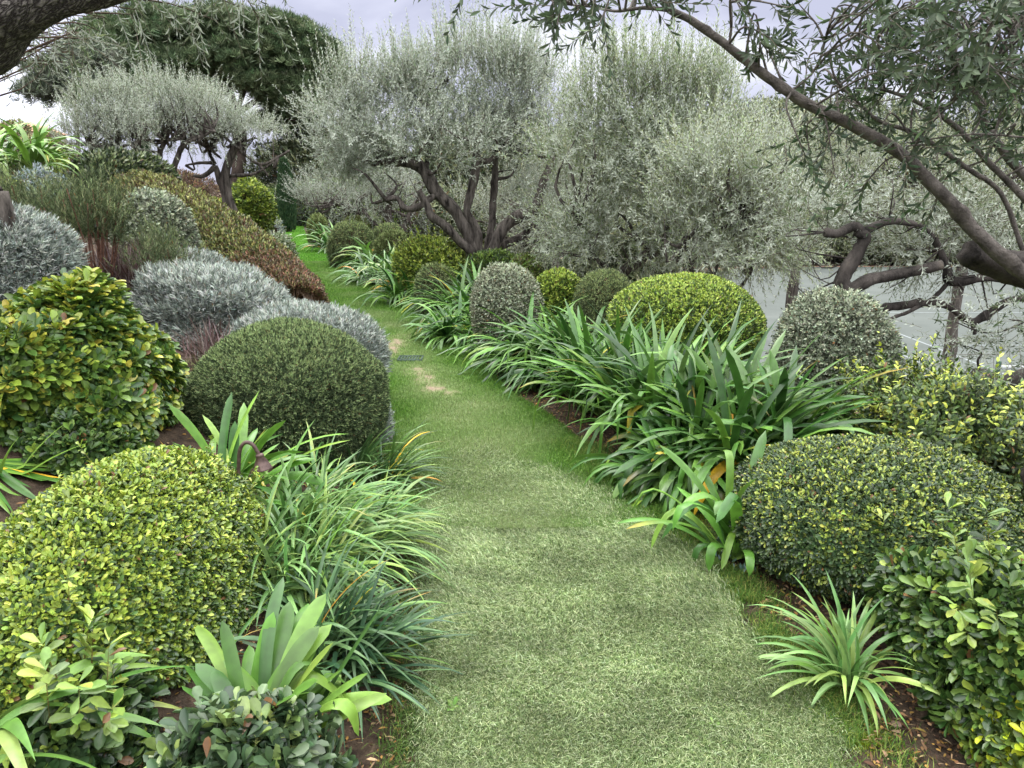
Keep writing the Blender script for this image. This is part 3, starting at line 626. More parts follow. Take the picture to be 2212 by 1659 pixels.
def ridge():
    T = [(240, 388, 10.0, .38), (310, 384, 9.7, .42), (375, 408, 9.3, .46), (430, 446, 8.9, .5), (490, 490, 8.5, .5), (548, 530, 8.1, .48), (596, 578, 7.8, .42), (640, 628, 7.5, .28)]
    top = np.array([P(u, v, y) for u, v, y, w_ in T]); c_, w_ = catmull(top, [q[3] for q in T], 10)
    zb_ = H(c_[:, 0], c_[:, 1]); root = empty('rolling_hedge', (c_[30][0], c_[30][1], zb_[30]), 'long low hedge rolling down the bank, tan green above and russet at its lawn end', 'hedge')
    tg = nrm(np.gradient(c_, axis=0) * [1, 1, 0]); pr = np.stack([-tg[:, 1], tg[:, 0], 0 * tg[:, 0]], -1)
    n = 24000; i = rng.integers(0, len(c_) - 1, n); f = rng.random(n)[:, None]; th = rng.uniform(-1.9, 1.9, n)
    ctop = c_[i] * (1 - f) + c_[i + 1] * f; ww = (w_[i] * (1 - f[:, 0]) + w_[i + 1] * f[:, 0]); z0 = H(ctop[:, 0], ctop[:, 1]); hh = np.maximum(ctop[:, 2] - z0, .15)
    lum = 1 + .09 * vnoise(ctop[:, 0] * 1. + th, ctop[:, 1] + th * .5, 3.2, 3); rh = np.minimum(hh * .62, .6); cc = ctop - np.stack([0 * rh, 0 * rh, rh], -1)
    nr = pr[i] * np.sin(th)[:, None] + np.array([0, 0, 1.]) * np.cos(th)[:, None]
    pos = cc + (pr[i] * (np.sin(th) * ww)[:, None] + np.array([0, 0, 1.]) * (np.cos(th) * rh)[:, None]) * (lum * (1 - .12 * rng.random(n) ** 2))[:, None]
    k = pos[:, 2] > H(pos[:, 0], pos[:, 1]); pos, nr, i = pos[k], nr[k], i[k]; tt = i / len(c_) + .13 * vnoise(pos[:, 0], pos[:, 1] + pos[:, 2], 2.6, 8) + rng.normal(0, .05, len(i))
    mb = MB(); ax = nrm(nr + np.array([0, 0, .4]) + rvec(len(nr)) * .35)
    for m_, kd, pl in [(tt < .5, 'hedge', None), ((tt >= .5) & (tt < .68), 'hedge', [(84, 98, 48), (70, 86, 42), (100, 108, 58), (110, 84, 62)]), (tt >= .68, 'rust', None)]:
        K = dict(KIND[kd]); K['pal'] = pl or K['pal']; shoots(mb, pos[m_], ax[m_], K, .4 * np.clip(nr[m_][:, 2] + .3, 0, 1), 1.25, twig=(96, 76, 56))
    mb.build('foliage', M['leaf'], root, loc=root.location)
    cb = MB(); tube(cb, c_[::6] - np.stack([0 * w_[::6], 0 * w_[::6], np.minimum((c_[:, 2] - zb_) * .6, .6)[::6] + .05], -1), np.minimum(w_[::6], np.minimum((c_[:, 2] - zb_) * .62, .6)[::6]) * .8, 14, 3, C=S(52, 46, 34)); cb.build('filler_core', M['twig'], root, loc=root.location)  # added dark tube fills the hedge inside so nothing shows through
ridge()
shrub('variegated_shrub', 'small pale variegated dome at the lawn edge right of the rolling hedge', 'shrub', 'silver', 560, 640, 505, 10.5, dens=1200, sc=2.0, pal=[(130, 148, 104), (108, 128, 84), (160, 172, 130)])
shrub('leafy_shrub', 'dark leafy clipped shrub at the top of the bank below the olives', 'shrub', 'dark', 150, 395, 328, 10.5, dens=900, sc=1.4, corecol=(34, 40, 26), ry=1.1, f=.92)
shrub('silver_cushion', 'small silver cushion plant below the bright agapanthus at top left', 'shrub', 'silver', 40, 140, 362, 8.2, dens=1200, sc=2., pal=[(176, 190, 192), (150, 166, 166)], ry=.3, base=1.35)
shrub('ground_cover_shrub', 'lime green cover at top left beneath the silver cushion', 'shrub', 'yellowfar', -60, 90, 385, 7.9, dens=900, ry=.5, sc=1., pal=[(140, 160, 70), (120, 146, 60)], base=1.2)
# rosemary on bare stems
def rosemary(label, u0, u1, vt, vb, y, seed, ns=22):
    uc = (u0 + u1) / 2; b = P(uc + 20, vb + 40, y); b[2] = float(H(b[0], b[1])); top = P(uc, vt, y)
    root = empty('rosemary', b, label, 'rosemary'); mb = MB(); fb = MB(); pos = []; ax = []
    wx = (u1 - u0) / 2 * PX(vt, y); hh = top[2] - b[2]
    for k in range(ns):
        a = rng.uniform(-1, 1); q = rng.uniform(-.5, .5)
        e_ = b + np.array([a * wx * .95, q * .7, hh * (rng.uniform(.8, 1.0) - .10 * a * a)]); s_ = b + np.array([a * wx * .25, q * .2, 0])
        m1 = s_ + (e_ - s_) * .5 + rng.normal(0, .03, 3)
        tube(mb, [s_, m1, e_], [.010, .006, .003], 5, 4, C=S(96, 66, 52))
        for t in np.linspace(.66, 1.02, 30):
            p0 = s_ + (e_ - s_) * t + rng.normal(0, .055, 3) * [1.4, 1.2, .9]; pos.append(p0); ax.append(nrm((e_ - s_) * .5 + np.array([a * .2, 0, .5]) + rng.normal(0, .28, 3)))
    K = dict(t=T_SI, L=.035, W=.0042, n=15, tilt=(15, 60), pal=[(100, 114, 80), (80, 96, 64), (120, 132, 96)], young=[(142, 154, 112), (130, 142, 98)], sl=.11)
    shoots(fb, np.array(pos), np.array(ax), K, .4, 1.15)
    fb.build('foliage', M['matte'], root, loc=b); mb.build('stems', M['twig2'], root, loc=b); return root
M['twig2'] = noisemat('reddish_stem', (80, 54, 44), (128, 96, 80), 40., bump=.3)
rosemary('leggy dark rosemary with bare brown stems, left of the pair', 5, 180, 390, 520, 5.8, 1, 20)
rosemary('leggy dark rosemary with bare brown stems, nearer the silver grey shrub', 100, 265, 392, 540, 5.6, 2, 20)
rosemary('low bushy rosemary in front of the silver grey shrub', 290, 400, 505, 610, 5.8, 3, 12)
# dry twiggy lavender
def dry(label, u0, u1, vt, y, n=900):
    c = P((u0 + u1) / 2, vt, y); z0 = float(H(c[0], c[1])); wx = (u1 - u0) / 2 * PX(vt, y); hh = max(c[2] - z0, .3); b = np.array([c[0], y, z0])
    az = rng.uniform(0, 6.28, n); el = np.radians(rng.uniform(25, 88, n)); st = b + np.stack([rng.uniform(-.6, .6, n) * wx, rng.uniform(-.3, .3, n), 0 * az + hh * .25], -1)
    m_ = MB(); straps(m_, st, az, el, rng.uniform(.5, 1., n) * hh, .007, np.radians(rng.uniform(-20, 50, n)), pick([(120, 104, 100), (96, 78, 74), (142, 128, 124), (84, 66, 60)], n), None, False, 5, ground=False)
    o = m_.build('dry_lavender', M['matte'], loc=b); tag(o, label, 'dry shrub')
dry('bare mauve brown twiggy shrub between rosemary and silver lavender', 170, 400, 528, 5.9, 1600)
dry('patch of bare grey lavender stems above the green ball', 395, 520, 690, 4.9, 220)

# front left dark shrubs
shrub('dark_pittosporum', 'low dark undergrowth between the glossy bush and the lime mound', 'shrub', 'pittodark', -60, 330, 880, 2.95, dens=1500, ry=.25, sc=1.1, base=.1, ymul=.3, lift=.5)
g_f = 'dark whorled pittosporum in the front left corner'
shrub('dark_pittosporum', 'dark whorled shrub with pale buds in the very front beside the clivia', 'shrub', 'pittodark', 320, 700, 1520, 1.26, dens=1900, ry=.16, sc=1.25, lump=.22, deep=.4, f=.7, pal=[(72, 98, 62), (88, 114, 72), (60, 84, 56), (102, 126, 82)], young=[(140, 158, 88), (122, 144, 80)], base=.22, ymul=.5, lift=.6)
shrub('dark_pittosporum', 'dark whorled shrub with bud clusters below the lime mound at the left edge', 'shrub', 'pittodark', -60, 330, 1440, 1.5, dens=1900, ry=.22, sc=1.2, lump=.2, deep=.35, f=.7, base=.2, lift=.6, pal=[(70, 98, 56), (88, 116, 62), (58, 84, 50), (100, 130, 70)], ymul=.5, tall=10)

# ------------------------------------------------------------------ shrubs, right bed
g_d = 'far clipped domes beside the end of the path'
shrub('clipped_dome', 'small yellow green dome furthest down the path', 'shrub', 'westfar', 665, 712, 462, 19.5, dens=500, group=g_d, pal=[(120, 134, 76), (100, 116, 62)], sc=1.3, f=.95)
shrub('clipped_dome', 'wide grey green dome in front among the far domes', 'shrub', 'westfar', 708, 812, 478, 15, dens=700, group=g_d, f=.95)
shrub('clipped_dome', 'yellow tinted dome behind the wide grey green dome', 'shrub', 'westfar', 730, 806, 468, 17, dens=700, group=g_d, pal=[(128, 140, 74), (108, 122, 62)], f=.95, sc=1.1)
shrub('clipped_dome', 'highest far dome beside the olive trunks', 'shrub', 'westfar', 766, 826, 462, 18, dens=700, group=g_d, f=.95, sc=1.2)
shrub('clipped_dome', 'right hand far dome behind the grassy looking dome', 'shrub', 'westfar', 800, 880, 482, 15.5, dens=700, group=g_d, f=.95)
shrub('clipped_dome', 'grassy looking grey green dome behind the yellow flecked agapanthus', 'shrub', 'westfar', 806, 890, 497, 13.5, dens=800, group=g_d, f=.95, pal=[(104, 118, 70), (86, 100, 58)])
shrub('yellow_bush', 'loose yellow green bush left of the big olive trunk', 'shrub', 'yellowfar', 850, 1008, 512, 11.0, dens=700, tall=60, sc=1., f=.9, ry=.5)
shrub('clipped_dome', 'low dark green dome at the foot of the big olive', 'shrub', 'green', 1000, 1130, 546, 10.0, dens=1500, sc=1.2, f=.95)
shrub('clipped_dome', 'low tan tinted dome right of the foot of the big olive', 'shrub', 'green', 1090, 1175, 556, 9.6, dens=1200, sc=1.2, pal=[(120, 116, 66), (96, 104, 52), (80, 96, 44)], f=.95)
shrub('clipped_dome', 'small grey green ball among agapanthus left of the variegated ball', 'shrub', 'westfar', 895, 985, 572, 9.4, dens=1500, sc=.75, f=.95)
shrub('variegated_shrub', 'variegated silver ball in the agapanthus row', 'shrub', 'silver', 1024, 1166, 576, 7.0, dens=3000, sc=1.15, lift=.55, pal=[(152, 156, 132), (116, 122, 96), (170, 172, 148), (94, 100, 78)], corecol=(66, 64, 54), f=.92, base=-.02)
shrub('clipped_dome', 'low lime green box dome right of the variegated silver ball', 'shrub', 'box', 1150, 1260, 583, 8.6, dens=2200, sc=1.4, f=.95)
shrub('clipped_dome', 'grey green dome left of the big yellow green dome', 'shrub', 'westfar', 1240, 1372, 584, 7.6, dens=2500, sc=.6, f=.95)
shrub('clipped_dome', 'big smooth yellow green box dome right of the path', 'shrub', 'box', 1312, 1652, 596, 6.1, dens=4500, sc=1.0, lift=.6, p=2.3, lump=.015, f=.93, ry=.65, ymul=.8, deep=.2, corecol=(40, 50, 24))
shrub('twiggy_silver_ball', 'large twiggy silver ball in front of the court', 'shrub', 'silver', 1662, 1942, 630, 4.75, dens=2300, sc=1.0, lift=.55, lump=.03, corecol=(58, 54, 46), f=.9, base=-.15, deep=.16, ymul=.9)
shrub('loose_shrub', 'loose leafy shrub with yellow tips right of the silver ball', 'shrub', 'loose', 1820, 2230, 800, 3.75, dens=1300, sc=1.05, lift=.5, lump=.16, deep=.35, tall=45, f=.72, base=-.2, ry=.4, corecol=(40, 46, 28))
shrub('loose_shrub', 'dark olive green shrub behind the loose yellow tipped shrub at the right edge', 'shrub', 'dark', 2060, 2330, 850, 4.6, dens=1600, sc=.6, base=-.5, ry=.3)
shrub('clipped_shrub', 'clipped dark pittosporum mound with lime top on the right', 'shrub', 'pitto', 1575, 2225, 938, 2.95, dens=9000, ry=.55, sc=.68, lift=.5, p=2.15, ymul=.5, lump=.03, pal=[(74, 98, 62), (90, 114, 68), (60, 84, 54), (108, 130, 74)], young=[(170, 182, 80), (150, 168, 76)], base=-.02, corecol=(34, 44, 24), f=.9)
shrub('pittosporum_bush', 'unclipped pittosporum with yellow tips in the right foreground', 'shrub', 'pittodark', 1925, 2420, 1185, 2.05, dens=2100, sc=1.3, lift=.52, lump=.2, deep=.35, ymul=.9, tall=12, base=.02, ry=.36, f=.78, corecol=(34, 44, 26))
shrub('pittosporum_bush', 'low bright pittosporum sprig in the bottom right corner', 'shrub', 'pittodark', 2090, 2320, 1490, 1.75, dens=2600, sc=1.1, base=.02, ry=.15, pal=[(112, 140, 66), (132, 156, 66), (92, 120, 60)], young=[(180, 190, 50)], ymul=1.6, f=.7)

# ------------------------------------------------------------------ trees
def pts(L, y): return [P(u, v, y + (q[0] if q else 0)) for u, v, *q in L]
OL = [(138, 152, 122), (154, 166, 138), (118, 134, 104), (172, 182, 158)]
OLS = [(164, 174, 150), (178, 186, 166), (144, 156, 128), (128, 142, 112)]
def sprigs(mb, pos, ax, ln, L=.05, W=.011, nl=22, pal=OLS, segs=4, curl=.25, stemw=.004, stemc=(120, 112, 98), tpl=T_LA, under=None, droop=0.):
    n = len(pos); ax = nrm(ax); bend = rvec(n) * curl - np.array([0, 0, 1.]) * droop
    def at(t): return pos + ax * (ln * t)[:, None] + bend * (ln * t ** 2)[:, None] * .5
    def tan(t): return nrm(ax + bend * t[:, None])
    up = nrm(np.cross(ax, rvec(n)))
    for k in range(segs):
        a, b = at(np.full(n, k / segs)), at(np.full(n, (k + 1) / segs)); wa, wb = stemw * (1 - k / segs * .7), stemw * (1 - (k + 1) / segs * .7)
        o1 = up; o2 = np.cross(tan(np.full(n, .5)), up)
        for o in (o1, o2):
            V = np.stack([a - o * wa / 2, a + o * wa / 2, b + o * wb / 2, b - o * wb / 2], 1); off = (np.arange(n) * 4)[:, None]
            mb.add(V.reshape(-1, 3), np.array([[0, 1, 2, 3]]) + off, None, np.tile(S(*stemc), (4 * n, 1)))
    for k in range(nl):
        t = np.clip((k + rng.random(n)) / nl * .92 + .08, 0, 1); p_ = at(t); tg = tan(t)
        u = nrm(np.cross(tg, up)); v = np.cross(tg, u); az = (k % 2) * np.pi + (k // 2) * 1.57 + rng.normal(0, .35, n)
        s_ = u * np.cos(az)[:, None] + v * np.sin(az)[:, None]; tl = np.radians(rng.normal(42, 12, n))
        d = tg * np.cos(tl)[:, None] + s_ * np.sin(tl)[:, None]; nr = tg * np.sin(tl)[:, None] - s_ * np.cos(tl)[:, None] + rvec(n) * .35
        sc = rng.uniform(.7, 1.15, n) * (1 - .35 * t)
        put_leaves(mb, tpl, p_, d, nr, L * sc, W * sc, pick(pal, n, .26))
def crown_pts(blobs, n, y0, inner=.35):
    if n < 300: return crown_raw(blobs, n, y0, inner)
    m_ = max(30, n // 30); c, d = crown_raw(blobs, m_, y0, inner); i = rng.integers(0, m_, n); sg = .13 * (y0 / 11) ** .5
    off = rng.normal(0, 1, (n, 3)) * [1.25, 1.25, .8] * sg; k = rng.random(n) < .2; c2, d2 = crown_raw(blobs, n, y0, inner)
    return np.where(k[:, None], c2, c[i] + off), np.where(k[:, None], d2, nrm(d[i] + nrm(off) * .6))
def crown_raw(blobs, n, y0, inner=.35):
    B = []
    for (u, v, ru, rv, *q) in blobs:
        y = y0 + (q[0] if q else 0); c = P(u, v, y); k = PX(v, y); B.append((c, np.array([ru * k, (q[1] if len(q) > 1 else .8) * (ru + rv) / 2 * k, rv * k])))
    wt = np.array([(b[1][0] * b[1][1] * b[1][2]) ** (2 / 3) for b in B]); i = rng.choice(len(B), n, p=wt / wt.sum())
    cs = np.array([b[0] for b in B]); rs = np.array([b[1] for b in B]); d = rvec(n); rr = (inner + (1 - inner) * rng.random(n)) ** .7
    return cs[i] + d * rs[i] * rr[:, None], d
def olive(name, label, y, base_uv, limbs, blobs, n, ln=(.25, .5), L=.05, W=.010, nl=22, pal=OLS, group=None, top=None, leafmat='olive', bark='bark',
          rough=.18, upb=.75, tpl=T_SI, stemw=.005, droopers=.12, zb=None, twigs=True, cat='olive tree', bw=1.):
    b = P(*base_uv, y); zb = float(H(b[0], b[1])) if zb is None else zb; b0 = np.array([b[0], b[1], zb])
    root = empty(name, b0, label, cat, group)
    tb = MB(); r0 = max(l[1][0] for l in limbs) * 1.25 * PX(base_uv[1], y)
    tube(tb, [b0 - (0, 0, .1), b0 + (b - b0) * .6 + (0, 0, .02), b + (0, 0, .04)], [r0 * 1.6, r0 * 1.3, r0 * 1.05], 12, 4, rough, knots=3)
    ends = []
    for L_, R_ in limbs:
        pp = pts(L_, y); k = PX(L_[0][1], y); R2 = np.interp(np.linspace(0, 1, len(pp)), np.linspace(0, 1, len(R_)), R_) * k * .78
        tube(tb, pp, R2, 10, 6, rough, knots=max(1, len(pp) // 2)); ends.append(pp[-1]); ends += pp[1:-1]
    tb.build('trunk', M[bark], root, smooth=True, loc=b0)
    mb = MB(); pos, d = crown_pts(blobs, n, y)
    cz = pos[:, 2].min() + (np.ptp(pos[:, 2])) * .25
    ax = d * .5 + np.array([0, 0, 1.]) * upb + rvec(n) * .65
    low = (rng.random(n) < droopers * 4) & (pos[:, 2] < cz); ax[low] = (d * .7 + rvec(n) * .5 - np.array([0, 0, .3]))[low]
    ln_ = rng.uniform(*ln, n)
    sprigs(mb, pos, ax, ln_, L, W, nl, pal, stemw=stemw, tpl=tpl)
    if top:
        pos, d = crown_pts(top[0], top[1], y, .1); ax = d * .2 + np.array([0, 0, 1.]) + rvec(top[1]) * .14
        sprigs(mb, pos, ax, rng.uniform(*top[2], top[1]), L, W, int(nl * 1.5), pal, curl=.12, stemw=stemw, tpl=tpl)
    mb.build('crown', M[leafmat], root, loc=b0)
    if twigs and ends:                               # thinner boughs inside the crown
        wb = MB(); E = np.array(ends); pos, d = crown_pts(blobs, 46, y, .1)
        for q in pos:
            e_ = E[np.argmin(np.linalg.norm(E - q, axis=1) + (E[:, 2] > q[2]) * .4)]; m1 = (e_ + q) / 2 + rng.normal(0, .12, 3) - np.array([0, 0, .06])
            tube(wb, [e_, m1, q], np.array([.03, .018, .007]) * bw * (y / 11) ** .3, 5, 3, .1)
        wb.build('boughs', M[bark], root, smooth=True, loc=b0)
    return root
olive('olive_tree', 'big spreading olive with seven dark limbs right of the path', 11.0, (1045, 552), [
    ([(1027, 548), (992, 467), (942, 415), (918, 373), (895, 352), (851, 348), (823, 346), (824, 322)], [16, 17, 16, 13, 14]),
    ([(945, 418), (904, 446, -.2), (876, 450, -.3), (858, 429, -.3), (833, 431, -.3)], [10, 8, 7]),
    ([(1023, 550, -.1), (957, 485, -.3), (932, 467, -.4), (921, 439, -.4), (904, 411, -.4)], [12, 11, 8]),
    ([(1037, 548), (1027, 492), (1009, 460), (1016, 422), (1027, 369), (1030, 334), (1037, 300)], [13, 11, 12, 9]),
    ([(1030, 344), (1058, 348), (1076, 330), (1100, 300)], [8, 8, 5]),
    ([(1051, 548, .2), (1062, 485, .3), (1065, 439, .4), (1069, 387, .4), (1069, 330, .4)], [11, 10, 10, 8]),
    ([(1060, 550), (1083, 499), (1115, 471), (1153, 453), (1167, 415), (1181, 375), (1200, 340)], [16, 16, 12, 9]),
    ([(1079, 530, .2), (1125, 513, .3), (1150, 485, .3), (1181, 453, .3)], [11, 10, 8]),
    ([(851, 348, .1), (800, 300, .1), (770, 250, .2)], [8, 5, 3]), ([(918, 373, 0), (930, 300, .3), (920, 220, .3)], [8, 5, 3])],
    [(770, 310, 90, 90), (730, 250, 70, 60), (850, 250, 120, 100), (960, 210, 120, 95, .3), (1060, 230, 120, 100, .3), (1140, 270, 100, 110, .5), (800, 400, 70, 45, .2), (960, 310, 140, 60, -.5), (1150, 380, 60, 60, .6), (900, 190, 60, 40), (1180, 460, 70, 50, .8), (1100, 190, 80, 40, .6)],
    3900, L=.066, W=.0185, nl=19, top=([(770, 190, 60, 40), (880, 170, 60, 40), (985, 130, 80, 50, .2), (1090, 150, 80, 50, .2)], 420, (.35, .75)))
g_o = 'olive trees behind the right hand bed'
olive('olive_tree', 'tall pale olive directly behind the grey green domes on the right', 9.2, (1330, 600), [
    ([(1330, 600), (1345, 585), (1380, 560), (1400, 540), (1380, 520)], [12, 11, 8]), ([(1335, 600), (1290, 560), (1262, 520), (1255, 480)], [8, 6, 4]),
    ([(1350, 590), (1420, 540), (1450, 460), (1455, 380)], [9, 6, 4])],
    [(1220, 300, 60, 90, .3), (1290, 330, 75, 120), (1560, 300, 60, 110), (1380, 300, 100, 130), (1470, 330, 100, 130), (1340, 500, 120, 80), (1250, 540, 70, 40), (1480, 500, 110, 90), (1230, 440, 60, 80, .4)],
    2700, L=.072, W=.0175, nl=20, group=g_o, pal=[(156, 168, 128), (170, 180, 144), (138, 152, 110), (122, 138, 98)],
    top=([(1300, 220, 60, 50), (1380, 190, 80, 50), (1470, 210, 80, 60), (1560, 230, 50, 50)], 420, (.35, .7)))
olive('olive_tree', 'pale olive between the yellow green dome and the court', 8.0, (1560, 640), [
    ([(1560, 650), (1540, 600), (1570, 540), (1600, 470)], [6, 5, 3]), ([(1575, 650), (1620, 590), (1640, 520)], [5, 4, 3]), ([(1550, 650), (1500, 590), (1480, 520)], [5, 4, 3])],
    [(1560, 400, 110, 110), (1640, 460, 90, 90), (1500, 500, 90, 70), (1600, 540, 110, 45), (1660, 360, 60, 80, .5)],
    1700, L=.068, W=.0165, nl=18, group=g_o, pal=[(162, 174, 132), (176, 186, 148), (144, 158, 118)], stemw=.006)
olive('olive_tree', 'greener olive filling the gap behind the big limbs at right', 13.5, (1720, 560), [
    ([(1720, 580), (1700, 500), (1650, 420)], [7, 5, 3]), ([(1725, 580), (1780, 480), (1820, 400)], [7, 5, 3])],
    [(1640, 400, 100, 110), (1760, 380, 110, 120), (1850, 400, 90, 100), (1700, 490, 110, 50)], 1500, L=.06, W=.014, nl=16, group=g_o,
    pal=[(148, 158, 112), (130, 144, 96), (164, 174, 130)], ln=(.35, .65))
olive('olive_tree', 'yellow green olive beyond the court at the right edge', 13.5, (2080, 560), [
    ([(2080, 560), (2060, 480), (2000, 400)], [7, 5, 3]), ([(2085, 560), (2140, 470), (2180, 400)], [7, 5, 3])],
    [(1960, 380, 100, 110), (2080, 360, 110, 120), (2190, 380, 90, 110), (2060, 470, 130, 50)], 1500, L=.06, W=.014, nl=16, group=g_o,
    pal=[(142, 150, 100), (126, 138, 86), (160, 168, 118)], ln=(.35, .65))
olive('olive_tree', 'dim olive with bare limbs between the big olive and the tall pale olive', 14.5, (1200, 560), [
    ([(1200, 560), (1230, 540), (1260, 500)], [6, 5, 3]), ([(1195, 560), (1170, 520), (1150, 460)], [6, 5, 3])],
    [(1150, 440, 120, 80), (1260, 420, 110, 100), (1060, 470, 120, 60), (1200, 520, 120, 40)], 1500, L=.06, W=.013, nl=16, group=g_o,
    pal=[(150, 158, 130), (128, 138, 106), (108, 118, 92)], ln=(.35, .6))
olive('olive_tree', 'distant silver olive with two trunks left of the big olive', 17.0, (850, 490), [
    ([(845, 500), (838, 455), (842, 410)], [11, 9, 5]), ([(868, 500), (882, 470), (900, 430)], [8, 6, 4]), ([(815, 490), (780, 455), (730, 440)], [5, 4, 3])],
    [(720, 430, 70, 26), (790, 440, 60, 34), (860, 420, 80, 50), (680, 420, 40, 20)], 900, L=.07, W=.016, nl=14, group=g_o, pal=[(140, 150, 134), (120, 130, 112), (160, 168, 152)], ln=(.3, .55))
# olives on the left
olive('olive_tree', 'silver olive with a cut trunk and crooked boughs at the end of the lawn', 15.0, (500, 478), [
    ([(506, 480), (492, 422), (489, 369), (499, 334), (510, 316)], [16, 12, 11, 10]), ([(494, 472), (482, 410), (465, 358)], [11, 9, 7]),
    ([(467, 359), (439, 380), (418, 380)], [7, 6, 3]), ([(462, 352), (430, 352), (401, 357)], [5, 4, 2]), ([(517, 325), (562, 355), (600, 340), (625, 325)], [4, 4, 3]),
    ([(495, 380), (550, 375), (590, 350)], [5, 4, 2]), ([(465, 355), (450, 320), (480, 290)], [5, 4, 2]), ([(560, 355), (580, 380)], [4, 2])],
    [(450, 260, 60, 45), (540, 290, 50, 28), (490, 280, 60, 30), (580, 300, 36, 18), (430, 300, 50, 20)], 900, L=.06, W=.017, nl=16, pal=OLS, ln=(.2, .45), upb=1.0,
    top=([(440, 225, 60, 25)], 90, (.25, .45)))
olive('olive_tree', 'silver olive with a leaning trunk above the rolling hedge', 14.0, (375, 385), [
    ([(370, 390), (380, 350), (392, 320), (415, 300), (440, 292)], [8, 7, 5]), ([(343, 372), (346, 330), (360, 305), (390, 298)], [7, 6, 4]), ([(440, 295), (460, 280)], [4, 3])],
    [(360, 240, 70, 50), (300, 260, 50, 50), (420, 240, 60, 45), (380, 280, 70, 22)], 1200, L=.058, W=.016, nl=16, pal=OLS, ln=(.2, .42), upb=1.1,
    top=([(330, 195, 40, 20), (290, 215, 40, 20), (380, 215, 50, 20)], 130, (.3, .6)))
olive('olive_tree', 'leftmost silver olive on the bank with a low horizontal bough', 13.0, (280, 345), [
    ([(285, 350), (250, 322), (200, 312), (151, 312)], [8, 7, 4]), ([(285, 350), (300, 300), (316, 270)], [8, 7, 5])],
    [(200, 270, 65, 50), (250, 250, 70, 55), (170, 300, 36, 24), (280, 290, 50, 34), (240, 300, 70, 24)], 1200, L=.058, W=.016, nl=16, pal=OLS, ln=(.2, .4), upb=1.1,
    top=([(200, 215, 50, 15), (260, 205, 40, 15)], 90, (.25, .5)))

# umbrella pine
def pine(label, y, base_uv, blobs, ntuft, limbs, name='umbrella_pine', pal=[(96, 116, 82), (112, 130, 94), (80, 98, 68), (128, 142, 106)]):
    b = P(*base_uv, y); zb = float(H(b[0], b[1])); b0 = np.array([b[0], b[1], zb]); root = empty(name, b0, label, 'pine tree')
    tb = MB()
    for L_, R_ in limbs:
        pp = pts(L_, y); pp = pp if L_ is not limbs[0][0] else [b0] + pp
        k = PX(L_[0][1], y); tube(tb, pp, np.interp(np.linspace(0, 1, len(pp)), np.linspace(0, 1, len(R_)), R_) * k, 8, 4, .1)
    tb.build('trunk', M['pinebark'], root, smooth=True, loc=b0)
    mb = MB(); cs = []
    for (u, v, ru, rv, *q) in blobs:
        yy_ = y + (q[0] if q else 0); c = P(u, v, yy_); k = PX(v, yy_); cs.append((c, np.array([ru * k, ru * k, rv * k])))
    sub = []
    for c, r in cs:
        m_ = int(26 * (r[0] * r[2]) ** .8) + 8; d = rvec(m_); d[:, 2] = np.abs(d[:, 2]) * rng.choice([1, 1, 1, -.5], m_)
        for q in d: sub.append((c + q * r * rng.uniform(.55, 1), q))
    sc_ = np.array([s[0] for s in sub]); n = ntuft; i = rng.integers(0, len(sub), n); d = rvec(n); d[:, 2] = np.where(rng.random(n) < .75, np.abs(d[:, 2]), d[:, 2])
    pos = sc_[i] + d * np.array([.75, .75, .42]) * rng.uniform(.6, 1, n)[:, None]
    ax = nrm(d * .6 + np.array([0, 0, .8]) + rvec(n) * .3); up = nrm(np.cross(ax, rvec(n))); v2 = np.cross(ax, up)
    base_c = pick(pal, n, .14)
    for k in range(11):
        az = k * 2.4 + rng.random(n); tl = np.radians(rng.uniform(10, 75, n)); dd = ax * np.cos(tl)[:, None] + (up * np.cos(az)[:, None] + v2 * np.sin(az)[:, None]) * np.sin(tl)[:, None]
        put_leaves(mb, T_SI, pos, dd, rvec(n), rng.uniform(.2, .34, n), .018, base_c * rng.uniform(.85, 1.2, (n, 1)))
    mb.build('crown', M['matte'], root, loc=b0)
    return root
pine('big dark umbrella pine behind the silver olives', 34.0, (505, 470),
     [(235, 140, 75, 50), (250, 90, 60, 30), (280, 190, 100, 36), (660, 220, 60, 50), (700, 190, 30, 50), (300, 150, 120, 60), (380, 190, 110, 30), (590, 190, 90, 30), (400, 100, 120, 55), (500, 80, 120, 45), (600, 100, 100, 50), (660, 150, 55, 60), (560, 150, 130, 45), (430, 160, 120, 40), (640, 215, 60, 55), (280, 180, 90, 40, -1), (610, 270, 40, 30, 1), (340, 60, 60, 30), (650, 260, 28, 40, 2), (210, 130, 35, 35), (700, 130, 18, 25)], 40000,
     [([(520, 300), (508, 250), (512, 220)], [14, 14, 13, 10]), ([(510, 245), (470, 215), (420, 195), (360, 175)], [7, 5, 4]), ([(511, 240), (490, 195), (450, 160)], [6, 4, 3]), ([(513, 235), (530, 190), (540, 150)], [6, 5, 3]),
      ([(512, 245), (560, 215), (620, 200), (660, 190)], [7, 5, 3]), ([(510, 270), (580, 250), (640, 260)], [5, 4, 3]), ([(512, 235), (500, 190), (505, 140)], [5, 4, 2])])
pine('thin pine fading into the bright sky at far left', 30.0, (170, 330), [(120, 170, 60, 30), (150, 200, 60, 30), (110, 215, 40, 20), (190, 150, 50, 40)], 1900,
     [([(170, 330), (165, 250), (150, 200)], [5, 4, 3])], pal=[(120, 128, 112), (104, 114, 98)])
